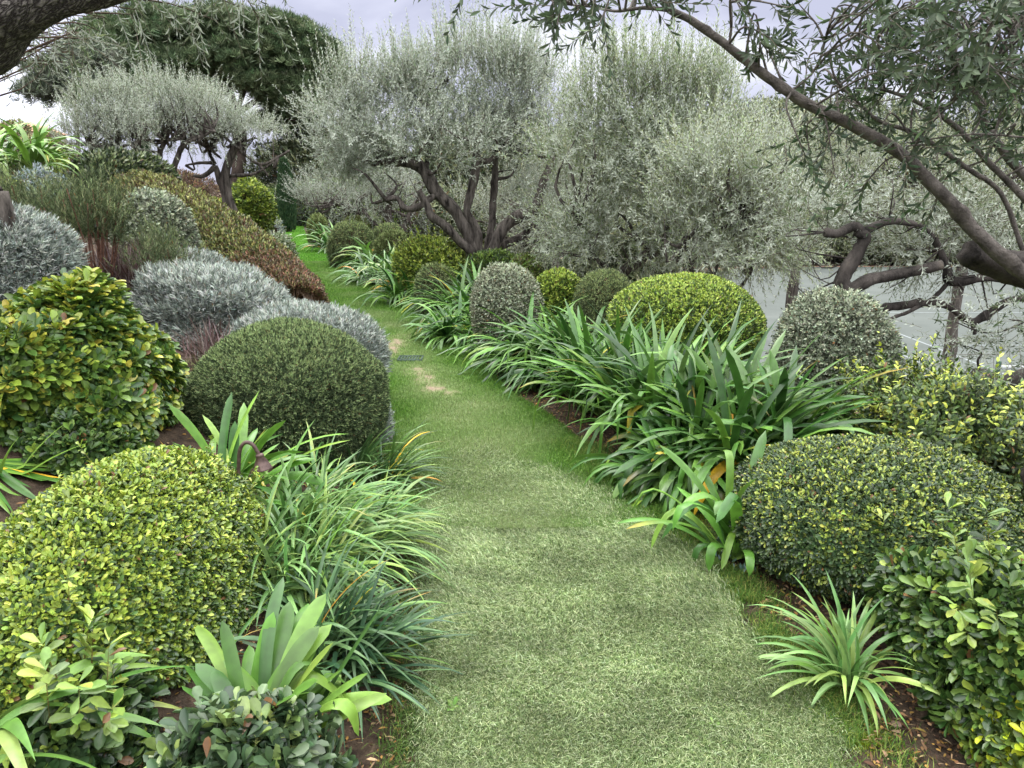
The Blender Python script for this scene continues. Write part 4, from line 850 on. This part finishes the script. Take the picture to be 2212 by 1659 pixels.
# cypress
def cypress(label, u, vb, vt, hw, y):
    b = P(u, vb, y); z0 = float(H(b[0], b[1])); k = PX(vb, y); hh = P(u, vt, y)[2] - z0; root = empty('cypress', (b[0], y, z0), label, 'cypress'); n = 5200
    t = rng.random(n) ** .8; a = rng.uniform(0, 6.28, n); r = hw * k * np.sin(np.clip(.22 + t * .78, 0, 1) * np.pi) ** .7 * rng.uniform(.7, 1.05, n)
    pos = np.stack([b[0] + r * np.cos(a), y + r * np.sin(a), z0 + .05 + t * hh * .95], -1); ax = nrm(np.stack([np.cos(a) * .3, np.sin(a) * .3, 1 + 0 * a], -1) + rvec(n) * .15)
    mb = MB()
    for q in range(4): put_leaves(mb, T_SI, pos, nrm(ax + rvec(n) * .3), rvec(n), rng.uniform(.1, .22, n), .035, pick([(66, 92, 62), (52, 76, 52), (80, 104, 70)], n))
    mb.build('foliage', M['matte'], root, loc=(b[0], y, z0)); tb = MB(); tube(tb, [(b[0], y, z0 - .1), (b[0], y, z0 + hh * .5), (b[0], y, z0 + hh * .9)], [.1, .06, .02], 7, 3); tb.build('trunk', M['bark'], root, loc=(b[0], y, z0))
cypress('slim dark cypress at the end of the lawn', 624, 492, 345, 15, 26)
cypress('cypress tip showing in front of the pine above the olives', 310, 330, 150, 9, 24)

# background shrubs
g_b = 'background shrubs closing the garden'
for (lab, kind, u0, u1, vt, y, pal) in [
    ('yellow green bush behind the cut trunk olive', 'yellowfar', 490, 590, 385, 22, None),
    ('low yellow green bush left of the cut olive trunk', 'yellowfar', 395, 500, 430, 18, None),
    ('dark evergreen bush left of the slim cypress', 'green', 575, 640, 402, 30, None),
    ('dull green bush right of the slim cypress', 'green', 625, 700, 400, 30, [(100, 114, 92), (84, 98, 76)]),
    ('grey green bush right of the cypress under the big olive', 'green', 670, 790, 392, 29, [(112, 122, 100), (94, 104, 84)]),
    ('dusky bush behind the twin trunk olive', 'green', 760, 930, 395, 28, [(96, 104, 82), (80, 88, 70)]),
    ('tan dry shrub on the left horizon', 'hedge', -60, 90, 268, 20, [(140, 126, 96), (124, 116, 84), (112, 112, 70)]),
    ('brown dry shrub beside the far roof', 'hedge', 60, 170, 288, 19, [(130, 112, 86), (110, 104, 70), (146, 130, 96)]),
    ('brown dry thicket behind the leaning olive trunks', 'rust', 330, 470, 372, 20, [(136, 114, 100), (118, 98, 86), (96, 84, 70)]),
    ('yellow shrub right of the bright agapanthus at top left', 'yellowfar', 60, 150, 322, 11, [(170, 170, 66), (140, 150, 56)]),
    ('low green mound at the far end of the lawn', 'westfar', 525, 570, 462, 24, None),
    ('low silver cushion at the far end of the lawn', 'silver', 540, 612, 473, 23, [(160, 170, 164), (140, 152, 146)]),
    ('yellow green low shrub beside the far silver cushion', 'yellowfar', 580, 625, 470, 26, None)]:
    shrub('garden_bush', lab, 'shrub', kind, u0, u1, vt, y, dens=170 if y > 15 else 400, sc=2.2 if kind != 'westfar' else 1.6, pal=pal, group=g_b, lump=.1, f=.92, lift=.45)
def thicket(lab, x, y, w_, hh, seed):
    zb = float(H(x, y)); root = empty('evergreen_tree', (x, y, zb), lab, 'tree', 'dim evergreens beyond the court') if lab else empty('boundary_shrub', (x, y, zb), 'one of the dull green boundary shrubs lining the far end of the court', 'shrub', 'boundary shrubs behind the court')
    n = 3600 if lab else 1500; c = np.array([x, y, zb + hh * .55]); r = np.array([w_, w_ * .8, hh * .5]); pos, nr = dome_pts(n, c, r, 2.2, None, .14, seed)
    pos = c + (pos - c) * (1 - .35 * rng.random(len(pos)) ** 2)[:, None]
    K = dict(t=T_SI, L=.26, W=.07, n=7, tilt=(20, 90), pal=[(104, 116, 82), (84, 98, 66), (126, 136, 100), (70, 84, 56)], young=[(144, 152, 108)], sl=.3)
    mb = MB(); shoots(mb, pos, nrm(nr + rvec(len(pos)) * .5 + np.array([0, 0, .6])), K, .3); mb.build('crown', M['leaf'], root, loc=(x, y, zb))
    tb = MB(); tube(tb, [(x, y, zb - .2), (x + .2, y, zb + hh * .3), (x, y, zb + hh * .7)], [.3, .2, .08], 8, 4, .15); tb.build('trunk', M['bark'], root, loc=(x, y, zb))
BS = [(x, 42.5 + (x % 7) * .4, 2.8, 3.0 + (x % 5) * .3) for x in range(6, 44, 4)]
for x, y, w_, hh in BS: thicket('', x, y, w_, hh, x)
for q, (x, y, w_, hh) in enumerate([(-2, 34, 4, 5.5), (4, 38, 4.5, 6.5), (10, 48, 5, 8), (17, 50, 5.5, 8.5), (24, 50, 5.5, 8.5), (31, 48, 5.5, 9), (38, 46, 6, 9), (46, 42, 6, 9), (-8, 36, 3.5, 3.6), (3.0, 24, 2.6, 4.5)]):
    side_ = ['behind the far domes', 'behind the big olive', 'behind the far court corner', 'past the far court edge, left of its middle', 'past the middle of the far court edge', 'past the far court edge, right of its middle', 'behind the far right court corner', 'at the extreme right behind the court', 'left of the slim cypress in the distance', 'closest behind the big olive limbs'][q]
    thicket('dim evergreen tree ' + side_, x, y, w_, hh, q)

# ------------------------------------------------------------------ near olive on the right, with traced limbs
def near_olive():
    y0 = 2.5; b0 = np.array([2.25, 2.75, float(H(2.25, 2.75))]); root = empty('olive_tree', b0, 'near olive reaching in from the right with smooth grey limbs', 'olive tree')
    tb = MB()
    fork = P(2330, 690, 2.65)
    tube(tb, [b0 - (0, 0, .1), b0 + (.05, 0, .5), b0 + (-.02, 0, .9), fork + (.1, .05, -.05), fork + (.02, 0, .1)], [.19, .16, .14, .12, .09], 12, 6, .16, knots=5)
    tb.build('trunk', M['bark_dark'], root, smooth=True, loc=b0)
    lim = [
        ([(2330, 680, .1), (2212, 592), (2110, 505), (2065, 450), (2010, 395), (1985, 368), (1940, 328), (1850, 275), (1740, 222), (1660, 168), (1600, 122), (1545, 80), (1490, 42), (1440, 16), (1425, -30)], [25, 22, 20, 19, 17, 15, 12, 11, 9]),
        ([(1450, 22), (1390, 17), (1330, 24), (1270, 14), (1200, 8)], [7, 5, 3, 2]),
        ([(1575, 95), (1580, 50), (1576, -20)], [4, 4, 4]),
        ([(2330, 560, .3), (2212, 428, .3), (2130, 345, .3), (2066, 275, .3), (1990, 225, .3), (1912, 195, .3), (1850, 190, .3)], [14, 11, 9, 6, 4]),
        ([(2240, 610, .2), (2206, 530, .2), (2162, 418, .2), (2087, 362, .2), (1983, 291, .2), (1900, 262, .2), (1858, 225, .2), (1808, 175, .2), (1790, 120, .2)], [9, 8, 8, 6, 4, 3]),
        ([(2350, 520, .5), (2212, 378, .5), (2141, 291, .5), (2108, 200, .5), (2058, 117, .5), (2030, 60, .5), (2008, -20, .5)], [18, 15, 14, 12, 11]),
        ([(2058, 117, .5), (2075, 92, .5), (2120, 40, .5)], [7, 5, 4]),
        ([(1912, 195, .3), (1890, 120, .3), (1810, 60, .3)], [4, 3, 2]), ([(2130, 345, .3), (2160, 250, .3), (2190, 120, .3)], [5, 4, 3]),
        ([(1960, 345, .1), (2000, 280, 0), (2100, 180, -.1), (2212, 60, -.1)], [3, 3, 2]), ([(1700, 205, 0), (1760, 150, 0), (1790, 60, 0)], [4, 3, 2]),
        ([(2250, 300, .1), (2100, 290, .1), (1950, 310, .1)], [3, 3, 1.5]), ([(2230, 200, 0), (2080, 190, 0), (1900, 220, 0)], [3, 3, 1.5])]
    lb = MB(); wood = []
    for L_, R_ in lim:
        pp = pts(L_, y0); k = PX(300, y0); tube(lb, pp, np.interp(np.linspace(0, 1, len(pp)), np.linspace(0, 1, len(R_)), R_) * k * .7, 10, 6, .10, knots=len(pp) // 2)
        c_, _r = catmull(pp, np.ones(len(pp)), 6); wood.append(c_)
    lb.build('limb', M['bark_pale'], root, smooth=True, loc=b0)
    sb = MB(); pp = pts([(2340, 640, .15), (2220, 590, .15), (2110, 553, .15), (2098, 548, .15)], y0); k = PX(550, y0)
    tube(sb, pp, np.array([38, 35, 32, 30]) * k, 26, 10, .13, knots=1); sb.build('cut_limb', M['bark_dark'], root, smooth=True, loc=b0)
    W_ = np.concatenate(wood)
    # leafy twigs hang between the limbs
    mb = MB(); tgt = []
    def fill(u0, u1, v0, v1, n, ya, yb):
        u = rng.uniform(u0, u1, n); v = rng.uniform(v0, v1, n); yy_ = rng.uniform(ya, yb, n)
        return [P(a, b, c) for a, b, c in zip(u, v, yy_)]
    tgt += fill(1880, 2260, -60, 190, 84, 2.0, 3.1) + fill(1960, 2260, 180, 330, 16, 2.1, 3.1) + fill(1620, 1880, -40, 150, 13, 2.3, 2.9) + fill(1700, 1960, 150, 300, 12, 2.4, 3.0)
    tgt += fill(1740, 1960, 320, 460, 7, 2.3, 2.9) + fill(1180, 1310, -10, 70, 9, 2.2, 2.6) + fill(970, 1030, -20, 5, 2, 2.3, 2.4) + fill(1320, 1560, -40, 10, 5, 2.3, 2.6) + fill(2000, 2260, 320, 460, 5, 2.3, 3.)
    pos, ax, ln = [], [], []
    tw = MB()
    for t_ in tgt:
        q = W_[np.argmin(np.linalg.norm(W_ - t_, axis=1) + rng.random(len(W_)) * .15)]
        m1 = (q + t_) / 2 + rng.normal(0, .03, 3) + np.array([0, 0, .05])
        tube(tw, [q, m1, t_], [.0045, .003, .0016], 5, 4, 0, cap=False)
        for s_ in range(2):
            pos.append(m1 + (t_ - m1) * rng.uniform(.1, .7)); ax.append(nrm(t_ - m1) * .7 + rng.normal(0, .5, 3)); ln.append(rng.uniform(.1, .2))
        pos.append(t_); ax.append(nrm(t_ - q) * .7 + rng.normal(0, .45, 3)); ln.append(rng.uniform(.10, .22))
    tw.build('twigs', M['bark_pale'], root, loc=b0)
    sprigs(mb, np.array(pos), np.array(ax), np.array(ln), L=.050, W=.0135, nl=14, pal=[(50, 68, 42), (62, 82, 50), (42, 58, 38), (78, 96, 60)], stemw=.003, tpl=T_OL, droop=.12, curl=.3)
    mb.build('leaves', M['olive_near'], root, loc=b0)
T_OL = (np.array([(0, 0, 0), (.25, -.36, .03), (.25, 0, -.02), (.25, .36, .03), (.6, -.48, 0), (.6, 0, -.05), (.6, .48, 0), (1, 0, -.14)], float),
        np.array([(1, 4, 5, 2), (2, 5, 6, 3)]), np.array([(0, 1, 2), (0, 2, 3), (4, 7, 5), (5, 7, 6)]))
near_olive()

# second olive lower right, sawn limbs in front of the court
olive('olive_tree', 'gnarled olive with sawn off limbs in front of the court', 5.6, (1835, 690), [
    ([(1832, 700), (1828, 640), (1822, 600), (1842, 560), (1868, 512), (1850, 500)], [26, 24, 20, 19, 16, 11]),
    ([(1868, 520), (1850, 488), (1810, 505), (1782, 502)], [13, 13, 12, 13]), ([(1868, 500), (1920, 478), (1980, 486), (2010, 505)], [12, 9, 6]),
    ([(1828, 630), (1880, 605), (1950, 590), (2034, 572)], [20, 17, 15, 14]), ([(2010, 500, .1), (2030, 540, .1), (2045, 580, .1), (2055, 608, .1), (2120, 600, .1), (2180, 604, .1), (2240, 612, .1)], [10, 9, 14, 11, 10]),
    ([(2052, 605, .1), (2020, 640, .1), (1970, 670, .1), (1920, 690, .1)], [6, 6, 4]),
    ([(1880, 668, .2), (1950, 660, .2), (2020, 655, .2), (2060, 668, .2), (2095, 695, .2), (2130, 680, .2), (2180, 650, .2), (2230, 640, .2)], [13, 11, 10, 12, 8]), ([(2100, 690, .2), (2105, 722, .2)], [8, 6])],
    [(1780, 480, 90, 60, .3), (1900, 440, 110, 60, .4), (2020, 460, 110, 60, .4), (2130, 470, 90, 70, .4), (2120, 560, 90, 50, .3), (1980, 540, 90, 40, .3), (1700, 560, 60, 40, .5)],
    800, L=.055, W=.013, nl=16, ln=(.2, .45), pal=[(112, 124, 92), (94, 106, 76), (132, 144, 112)], bark='bark_dark', rough=.16, upb=.35, tpl=T_SI, stemw=.004, zb=-.6, bw=.3)
# a low limb of another olive with sparse twigs before the court
def low_twigs():
    b0 = np.array([3.3, 4.3, -.5]); root = empty('olive_tree', b0, 'low olive bough crossing in front of the tennis net', 'olive tree')
    tb = MB(); tube(tb, [b0 - (0, 0, .2), b0 + (0, 0, .3), P(2330, 800, 4.3), P(2212, 818, 4.3), P(2160, 832, 4.3), P(2120, 815, 4.3), P(2105, 806, 4.3)], [.09, .08, .07, .062, .05, .055, .03], 10, 6, .2, knots=4)
    br = [[(2120, 812), (2112, 780), (2118, 760), (2060, 740)], [(2170, 640, .3), (2100, 690, .2), (2040, 730), (1990, 760)], [(2040, 640, .3), (2060, 700, .2), (2160, 700, .1), (2240, 720)], [(2330, 700), (2240, 690), (2140, 720), (2050, 690)], [(2300, 760), (2220, 700), (2180, 690)], [(1960, 650, .2), (1950, 690, .2), (2010, 740, .2)]]
    W_ = []
    for L_ in br[:1] + br[3:5]:
        pp = pts(L_, 4.3); tube(tb, pp, np.linspace(.009, .003, len(pp)), 5, 5); W_.append(catmull(pp, np.ones(len(pp)), 8)[0])
    tb.build('trunk', M['bark_dark'], root, smooth=True, loc=b0)
    W_ = np.concatenate(W_); n = 150; i = rng.integers(0, len(W_), n); pos = W_[i] + rng.normal(0, .10, (n, 3)); ax = rvec(n) * [1, .6, .6] + np.array([-.3, 0, -.1])
    mb = MB(); sprigs(mb, pos, ax, rng.uniform(.12, .3, n), L=.045, W=.011, nl=14, pal=[(76, 90, 62), (92, 104, 76), (62, 76, 50)], stemw=.003, tpl=T_OL, droop=.2); mb.build('leaves', M['olive'], root, loc=b0)
low_twigs()

# near olive at top left
def left_olive():
    y0 = 2.6; b0 = np.array([-2.6, 2.9, float(H(-2.6, 2.9))]); root = empty('olive_tree', b0, 'old olive with thick fissured limb arching over the top left corner', 'olive tree')
    tb = MB(); pp = [b0 - (0, 0, .2), b0 + (0, 0, .5), P(-420, 520, 2.7), P(-230, 300, 2.65), P(-90, 130, y0), P(20, 38, y0), P(120, -8, y0), P(230, -28, y0), P(340, -62, y0)]
    k = PX(60, y0); tube(tb, pp, [.2, .17, .15, .13, 60 * k, 52 * k, 42 * k, 36 * k, 26 * k], 28, 14, .07, knots=5)
    tb.build('trunk', M['bark_old'], root, smooth=True, loc=b0)
    mb = MB(); q0 = P(8, 445, 4.4); tube(mb, [(q0[0] + .1, q0[1], float(H(q0[0], q0[1])) - .1), q0, P(-6, 420, 4.4), P(-60, 370, 4.4), P(-200, 300, 4.2)], [.06, .045, .04, .04, .04], 10, 6, .12); mb.build('side_trunk', M['bark'], root, smooth=True, loc=b0)
    mb = MB(); tw = MB(); pos, ax, ln = [], [], []
    W_ = catmull(pp, np.ones(len(pp)), 8)[0]
    def add(u0, u1, v0, v1, n, ya, yb):
        for _ in range(n):
            t_ = P(rng.uniform(u0, u1), rng.uniform(v0, v1), rng.uniform(ya, yb)); q = W_[np.argmin(np.linalg.norm(W_ - t_, axis=1))]; q = q + (t_ - q) * .1
            m1 = (q + t_) / 2 + rng.normal(0, .05, 3) + np.array([0, 0, .08]); tube(tw, [q, m1, t_], [.004, .003, .0015], 4, 3, cap=False)
            pos.append(t_); ax.append(rng.normal(0, .5, 3) + nrm(t_ - q) * .5 - np.array([0, 0, .5])); ln.append(rng.uniform(.14, .3))
            pos.append(m1 + (t_ - m1) * .4); ax.append(rng.normal(0, .5, 3) - np.array([0, 0, .4])); ln.append(rng.uniform(.1, .25))
    add(100, 300, 20, 90, 20, 3.0, 4.0); add(60, 200, 60, 150, 20, 3.2, 4.2); add(280, 620, -50, -5, 26, 2.9, 3.8); add(430, 560, 10, 60, 4, 3.2, 3.8)
    tw.build('twigs', M['twig'], root, loc=b0)
    sprigs(mb, np.array(pos), np.array(ax), np.array(ln), L=.05, W=.0085, nl=13, pal=[(84, 98, 66), (100, 112, 82), (68, 82, 54)], stemw=.003, tpl=T_OL, droop=.3)
    mb.build('leaves', M['olive'], root, loc=b0)
def oldbark():
    m, t = newmat('fissured_bark'); L = t.links.new
    tcn = mn(t, 'ShaderNodeTexCoord'); mp0 = mn(t, 'ShaderNodeMapping', {'Rotation': (0, math.radians(33), 0)}); L(tcn.outputs['Object'], mp0.inputs[0]); mpp = mn(t, 'ShaderNodeMapping', {'Scale': (.55, 1.8, 1.8)}); L(mp0.outputs[0], mpp.inputs[0])
    nz = mn(t, 'ShaderNodeTexNoise', {'Scale': 10., 'Detail': 6.}); L(mpp.outputs[0], nz.inputs[0])
    mxv = mn(t, 'ShaderNodeMix', data_type='VECTOR'); mxv.inputs['Factor'].default_value = .3; L(mpp.outputs[0], mxv.inputs['A']); L(nz.outputs['Color'], mxv.inputs['B'])
    vo = mn(t, 'ShaderNodeTexVoronoi', {'Scale': 32.}, feature='DISTANCE_TO_EDGE'); L(mxv.outputs['Result'], vo.inputs['Vector'])
    n2 = mn(t, 'ShaderNodeTexNoise', {'Scale': 70., 'Detail': 6., 'Roughness': .7}); L(mpp.outputs[0], n2.inputs[0])
    rp = mn(t, 'ShaderNodeValToRGB'); el = rp.color_ramp.elements; el[0].position = .0; el[0].color = (*S(50, 44, 42), 1); el[1].position = .3; el[1].color = (*S(140, 134, 126), 1)
    L(vo.outputs['Distance'], rp.inputs[0])
    r = mn(t, 'ShaderNodeMapRange', {'From Min': .3, 'From Max': .7, 'To Min': .55, 'To Max': 1.2}); L(n2.outputs['Fac'], r.inputs['Value'])
    sc = mn(t, 'ShaderNodeVectorMath', operation='SCALE'); L(rp.outputs[0], sc.inputs[0]); L(r.outputs[0], sc.inputs['Scale'])
    ad = mn(t, 'ShaderNodeMath', operation='ADD'); mu = mn(t, 'ShaderNodeMath', {1: .3}, operation='MULTIPLY'); L(n2.outputs['Fac'], mu.inputs[0]); L(rp.outputs[0], ad.inputs[0]); L(mu.outputs[0], ad.inputs[1])
    b = mn(t, 'ShaderNodeBump', {'Strength': 1., 'Distance': .05}); L(ad.outputs[0], b.inputs['Height'])
    p = mn(t, 'ShaderNodeBsdfPrincipled', {'Roughness': .9, 'Specular IOR Level': .2}); L(sc.outputs[0], p.inputs['Base Color']); L(b.outputs[0], p.inputs['Normal'])
    out = mn(t, 'ShaderNodeOutputMaterial'); L(p.outputs[0], out.inputs[0]); return m
M['bark_old'] = oldbark()
left_olive()

# ------------------------------------------------------------------ tennis court
M['court'] = noisemat('court_surface', (84, 89, 85), (95, 100, 96), .5, rough=.8, bump=.08, c3=(104, 108, 104), bscale=50., lo=.3, hi=.6, spec=.1)
M['line'] = noisemat('white_line_paint', (120, 126, 126), (140, 146, 146), 8., rough=.6, bump=.05)
M['apron'] = noisemat('brick_red_edging', (140, 108, 90), (160, 128, 108), 3., rough=.9, bump=.3)
mb = MB(); CX0, CX1, CY0, CY1 = 6.2, 40, 2, 41
V = [(CX0, CY0, CZ + .05), (CX1, CY0, CZ + .05), (CX1, CY1 - 2, CZ + .05), (CX1 - 8, CY1, CZ + .05), (CX0 + 9, CY1, CZ + .05), (CX0, CY1 - 4, CZ + .05)]
mb.add(V, [(0, 1, 2, 5), (2, 3, 4, 5)]); tag(mb.build('court', M['court']), kind='structure')
mb = MB(); V = [(CX0 - .2, CY1 - 4.3, CZ + .04), (CX1 + 1, CY1 - 5, CZ + .04), (CX1 + 2, CY1 + .5, CZ + .04), (CX0 - .2, CY1 + .5, CZ + .04)]; mb.add(V, [(0, 1, 2, 3)])
tag(mb.build('court_edging', M['apron']), kind='structure')
mb = MB(); NY = 14.0; sx0, sx1 = 10.3, 21.27; zl = CZ + .056
def ln_(x0, x1, y0, y1): mb.add([(x0, y0, zl), (x1, y0, zl), (x1, y1, zl), (x0, y1, zl)], [(0, 1, 2, 3)])
for x in (sx0, sx0 + 1.37, sx1 - 1.37, sx1): ln_(x - .035, x + .035, NY - 11.88, NY + 11.88)
zl += .003
for y in (NY - 11.88, NY + 11.88): ln_(sx0, sx1, y - .04, y + .04)
for y in (NY - 6.4, NY + 6.4): ln_(sx0 + 1.37, sx1 - 1.37, y - .035, y + .035)
xm = (sx0 + sx1) / 2; ln_(xm - .03, xm + .03, NY - 6.3, NY + 6.3)
tag(mb.build('court_markings', M['line']), kind='structure')
M['net'] = noisemat('net_cord', (60, 66, 72), (84, 90, 96), 30., bump=.1); M['band'] = noisemat('net_tape', (220, 224, 226), (238, 240, 240), 20., bump=.1)
M['post'] = noisemat('green_post_paint', (52, 70, 60), (68, 88, 74), 20., bump=.1)
root = empty('tennis_net', (sx0 - .9, NY, CZ + .05), 'white banded tennis net across the grey court', 'tennis net'); z0 = CZ + .05
mb = MB(); x0, x1 = sx0 - .9, sx1 + .9
for x in np.arange(x0, x1, .09): box(mb, x, x + .006, NY - .003, NY + .003, z0 + .02, z0 + .9)
for z in np.arange(.04, .9, .09): box(mb, x0, x1, NY - .003, NY + .003, z0 + z, z0 + z + .006)
mb.build('netting', M['net'], root, loc=root.location)
mb = MB(); box(mb, x0, x1, NY - .012, NY + .012, z0 + .90, z0 + .97); mb.build('headband', M['band'], root, loc=root.location)
for x in (x0, x1):
    mb = MB(); tube(mb, [(x, NY, z0 - .02), (x, NY, z0 + .5), (x, NY, z0 + 1.05)], [.045, .045, .045], 12, 2); mb.build('post', M['post'], root, smooth=True, loc=root.location)

# ------------------------------------------------------------------ path lamp
def lamp():
    y = 2.66; b = P(516, 1070, y); b[2] = .12; root = empty('path_lamp', b, 'small copper brown garden lamp with bell shade on a bent post', 'garden lamp')
    mb = MB(); pp = [b - (0, 0, .05)] + [P(517, 1060, y), P(516, 1000, y), P(519, 970, y), P(530, 956, y), P(545, 960, y), P(556, 976, y), P(560, 984, y)]
    k = PX(1000, y); tube(mb, pp, np.full(len(pp), 4.2 * k), 10, 6); mb.build('post', M['copper'], root, smooth=True, loc=b)
    mb = MB(); a = P(560, 980, y); d = nrm(np.array([.16, -.05, -1.0])); u = nrm(np.cross(d, [0, 1, 0])); w_ = np.cross(d, u); n = 28; th = np.arange(n) / n * 6.2832
    prof = [(0, 2), (.5, 7), (2, 8.5), (6, 9), (7, 8), (20, 14.5), (33, 19.5), (35, 21), (36, 20.4), (33, 17.8), (10, 8), (9, 1)]
    V = np.concatenate([a + d * (h_ * k) + (np.cos(th)[:, None] * u + np.sin(th)[:, None] * w_) * (r_ * k) for h_, r_ in prof])
    i = np.arange(len(prof) - 1)[:, None] * n; j = np.arange(n)[None]; mb.add(V, np.stack([i + j, i + (j + 1) % n, i + n + (j + 1) % n, i + n + j], -1).reshape(-1, 4))
    mb.build('shade', M['copper'], root, smooth=True, loc=b)
m, t = newmat('aged_copper'); p = mn(t, 'ShaderNodeBsdfPrincipled', {'Roughness': .5, 'Metallic': .35, 'Base Color': (*S(128, 104, 98), 1)}); nz = mn(t, 'ShaderNodeTexNoise', {'Scale': 60., 'Detail': 5.})
rp = mn(t, 'ShaderNodeValToRGB'); rp.color_ramp.elements[0].position = .3; rp.color_ramp.elements[1].position = .7; rp.color_ramp.elements[0].color = (*S(66, 50, 46), 1); rp.color_ramp.elements[1].color = (*S(108, 88, 82), 1)
tcn = mn(t, 'ShaderNodeTexCoord'); t.links.new(tcn.outputs['Object'], nz.inputs[0]); t.links.new(nz.outputs['Fac'], rp.inputs[0]); t.links.new(rp.outputs[0], p.inputs['Base Color']); out = mn(t, 'ShaderNodeOutputMaterial'); t.links.new(p.outputs[0], out.inputs[0]); M['copper'] = m
lamp()

# drain grate in the lawn
M['grate'] = noisemat('green_grey_plastic', (44, 58, 50), (74, 92, 80), 30., rough=.5, bump=.1)
def grate():
    c = PG(887, 779); w_, d_ = .115, .09; root = empty('drain_grate', (c[0], c[1], .02), 'small grey green drain grate set in the worn lawn', 'drain grate'); mb = MB()
    x, y, z = c[0], c[1], .02
    box(mb, x - w_, x + w_, y - d_, y - d_ + .012, z - .02, z + .012); box(mb, x - w_, x + w_, y + d_ - .012, y + d_, z - .02, z + .012)
    box(mb, x - w_, x - w_ + .012, y - d_ + .012, y + d_ - .012, z - .02, z + .012); box(mb, x + w_ - .012, x + w_, y - d_ + .012, y + d_ - .012, z - .02, z + .012)
    mb.build('frame', M['grate'], root, loc=root.location); mb = MB()
    for q in np.arange(-.09, .09, .026): box(mb, x + q, x + q + .012, y - d_ + .012, y + d_ - .012, z - .01, z + .008)
    mb.build('bars', M['grate'], root, loc=root.location)
grate()
# little seedlings and a stray pair of things on the turf
def seedling(u, v, label, s=1.):
    c = PG(u, v); n = 9; az = np.arange(n) * 2.4; el = np.radians(rng.uniform(15, 60, n)); d = np.stack([np.cos(az) * np.cos(el), np.sin(az) * np.cos(el), np.sin(el)], -1)
    mb = MB(); b = np.tile(c + (0, 0, .03), (n, 1)); put_leaves(mb, T_OB, b, d, np.tile([0, 0, 1.], (n, 1)) + rvec(n) * .2, rng.uniform(.02, .035, n) * s, .011 * s, pick([(132, 168, 84), (110, 150, 70)], n, .1))
    tube(mb, [c, c + (0, 0, .02), c + (0, 0, .035)], [.002, .002, .002], 5, 2, C=S(110, 130, 70)); tag(mb.build('seedling', M['leaf'], loc=c), label, 'seedling', 'seedlings in the turf')
seedling(1542, 1590, 'tiny bright seedling standing in the turf at lower right'); seedling(978, 1548, 'tiny weed at the left edge of the turf', 1.1)
def succ(u, v, label):
    c = PG(u, v); mb = MB(); n = 26; az = rng.uniform(0, 6.28, n); el = np.radians(rng.uniform(15, 80, n)); d = np.stack([np.cos(az) * np.cos(el), np.sin(az) * np.cos(el), np.sin(el)], -1)
    b = c + rng.normal(0, .022, (n, 3)) * [1.3, .7, 0] + (0, 0, .01); put_leaves(mb, T_LA, b, d, rvec(n), rng.uniform(.025, .045, n), .010, pick([(136, 164, 158), (108, 140, 132), (84, 112, 100)], n)); tag(mb.build('succulent', M['matte'], loc=c), label, 'succulent', 'blue grey succulents at the turf edge')
succ(1545, 1180, 'spiky blue grey succulent nearest the moss'); succ(1572, 1212, 'middle spiky blue grey succulent at the turf edge'); succ(1606, 1240, 'lowest spiky blue grey succulent beside the dark mound')
# stones and a timber edging board
M['stone'] = noisemat('pale_stone', (120, 98, 84), (160, 138, 120), 20., bump=.5)
def stone(u, v, r, label):
    c = PG(u, v); mb = core(c + (0, 0, r * .3), np.array([r, r * .8, r * .55]), 1., (150, 130, 110), 2.4); tag(mb.build('stone', M['stone'], loc=c), label, 'stone', 'small stones on the soil')
stone(2215 * 0 + 1935, 1568, .016, 'small reddish stone on the soil near the bottom right bush'); stone(1850, 1545, .012, 'small dark stone by the soil edge of the turf')
stone(1715, 1235, .013, 'small stone on the soil under the dark mound')
M['timber'] = noisemat('weathered_timber', (70, 62, 58), (118, 108, 100), 10., bump=.5, stretch=(1, 6, 6))
mb = MB(); a = P(2120, 1030, 3.3); b_ = P(2230, 1062, 3.1); a[2] = float(H(a[0], a[1])) + .1; b_[2] = float(H(b_[0], b_[1])) + .1
# far house
M['render'] = noisemat('sandstone_wall', (176, 150, 126), (196, 172, 148), 1., bump=.2); M['roof'] = noisemat('roof_tiles', (168, 128, 104), (190, 150, 124), 2., bump=.4, stretch=(6, 1, 1))
c = P(45, 300, 60.); zg = float(H(c[0], c[1])); root = empty('far_house', (c[0], c[1], zg), 'low sand coloured house with tiled roof on the left horizon', 'house')
mb = MB(); zt = P(45, 286, 60.)[2]; box(mb, c[0] - 3, c[0] + 1.8, c[1] - 2, c[1] + 3, zg - .2, zt); mb.build('wall', M['render'], root, loc=root.location)
mb = MB(); zr = P(45, 264, 60.)[2]; x0, x1, y0, y1 = c[0] - 3.2, c[0] + 2., c[1] - 2.2, c[1] + 3.2
V = [(x0, y0, zt), (x1, y0, zt), (x1, y1, zt), (x0, y1, zt), (x0 + 1.2, c[1] + .5, zr), (x1 - 1.2, c[1] + .5, zr)]
mb.add(V, [(0, 1, 5, 4), (2, 3, 4, 5)], [(1, 2, 5), (3, 0, 4)]); mb.build('roof', M['roof'], root, loc=root.location)
for q in (-2.2, -.3): mb = MB(); box(mb, c[0] + q, c[0] + q + .8, c[1] - 2.03, c[1] - 2.004, zg + 1, zg + 2); mb.build('window', M['post'], root, loc=root.location)
print('polys', sum(len(o.data.polygons) for o in scene.objects if o.type == 'MESH'))
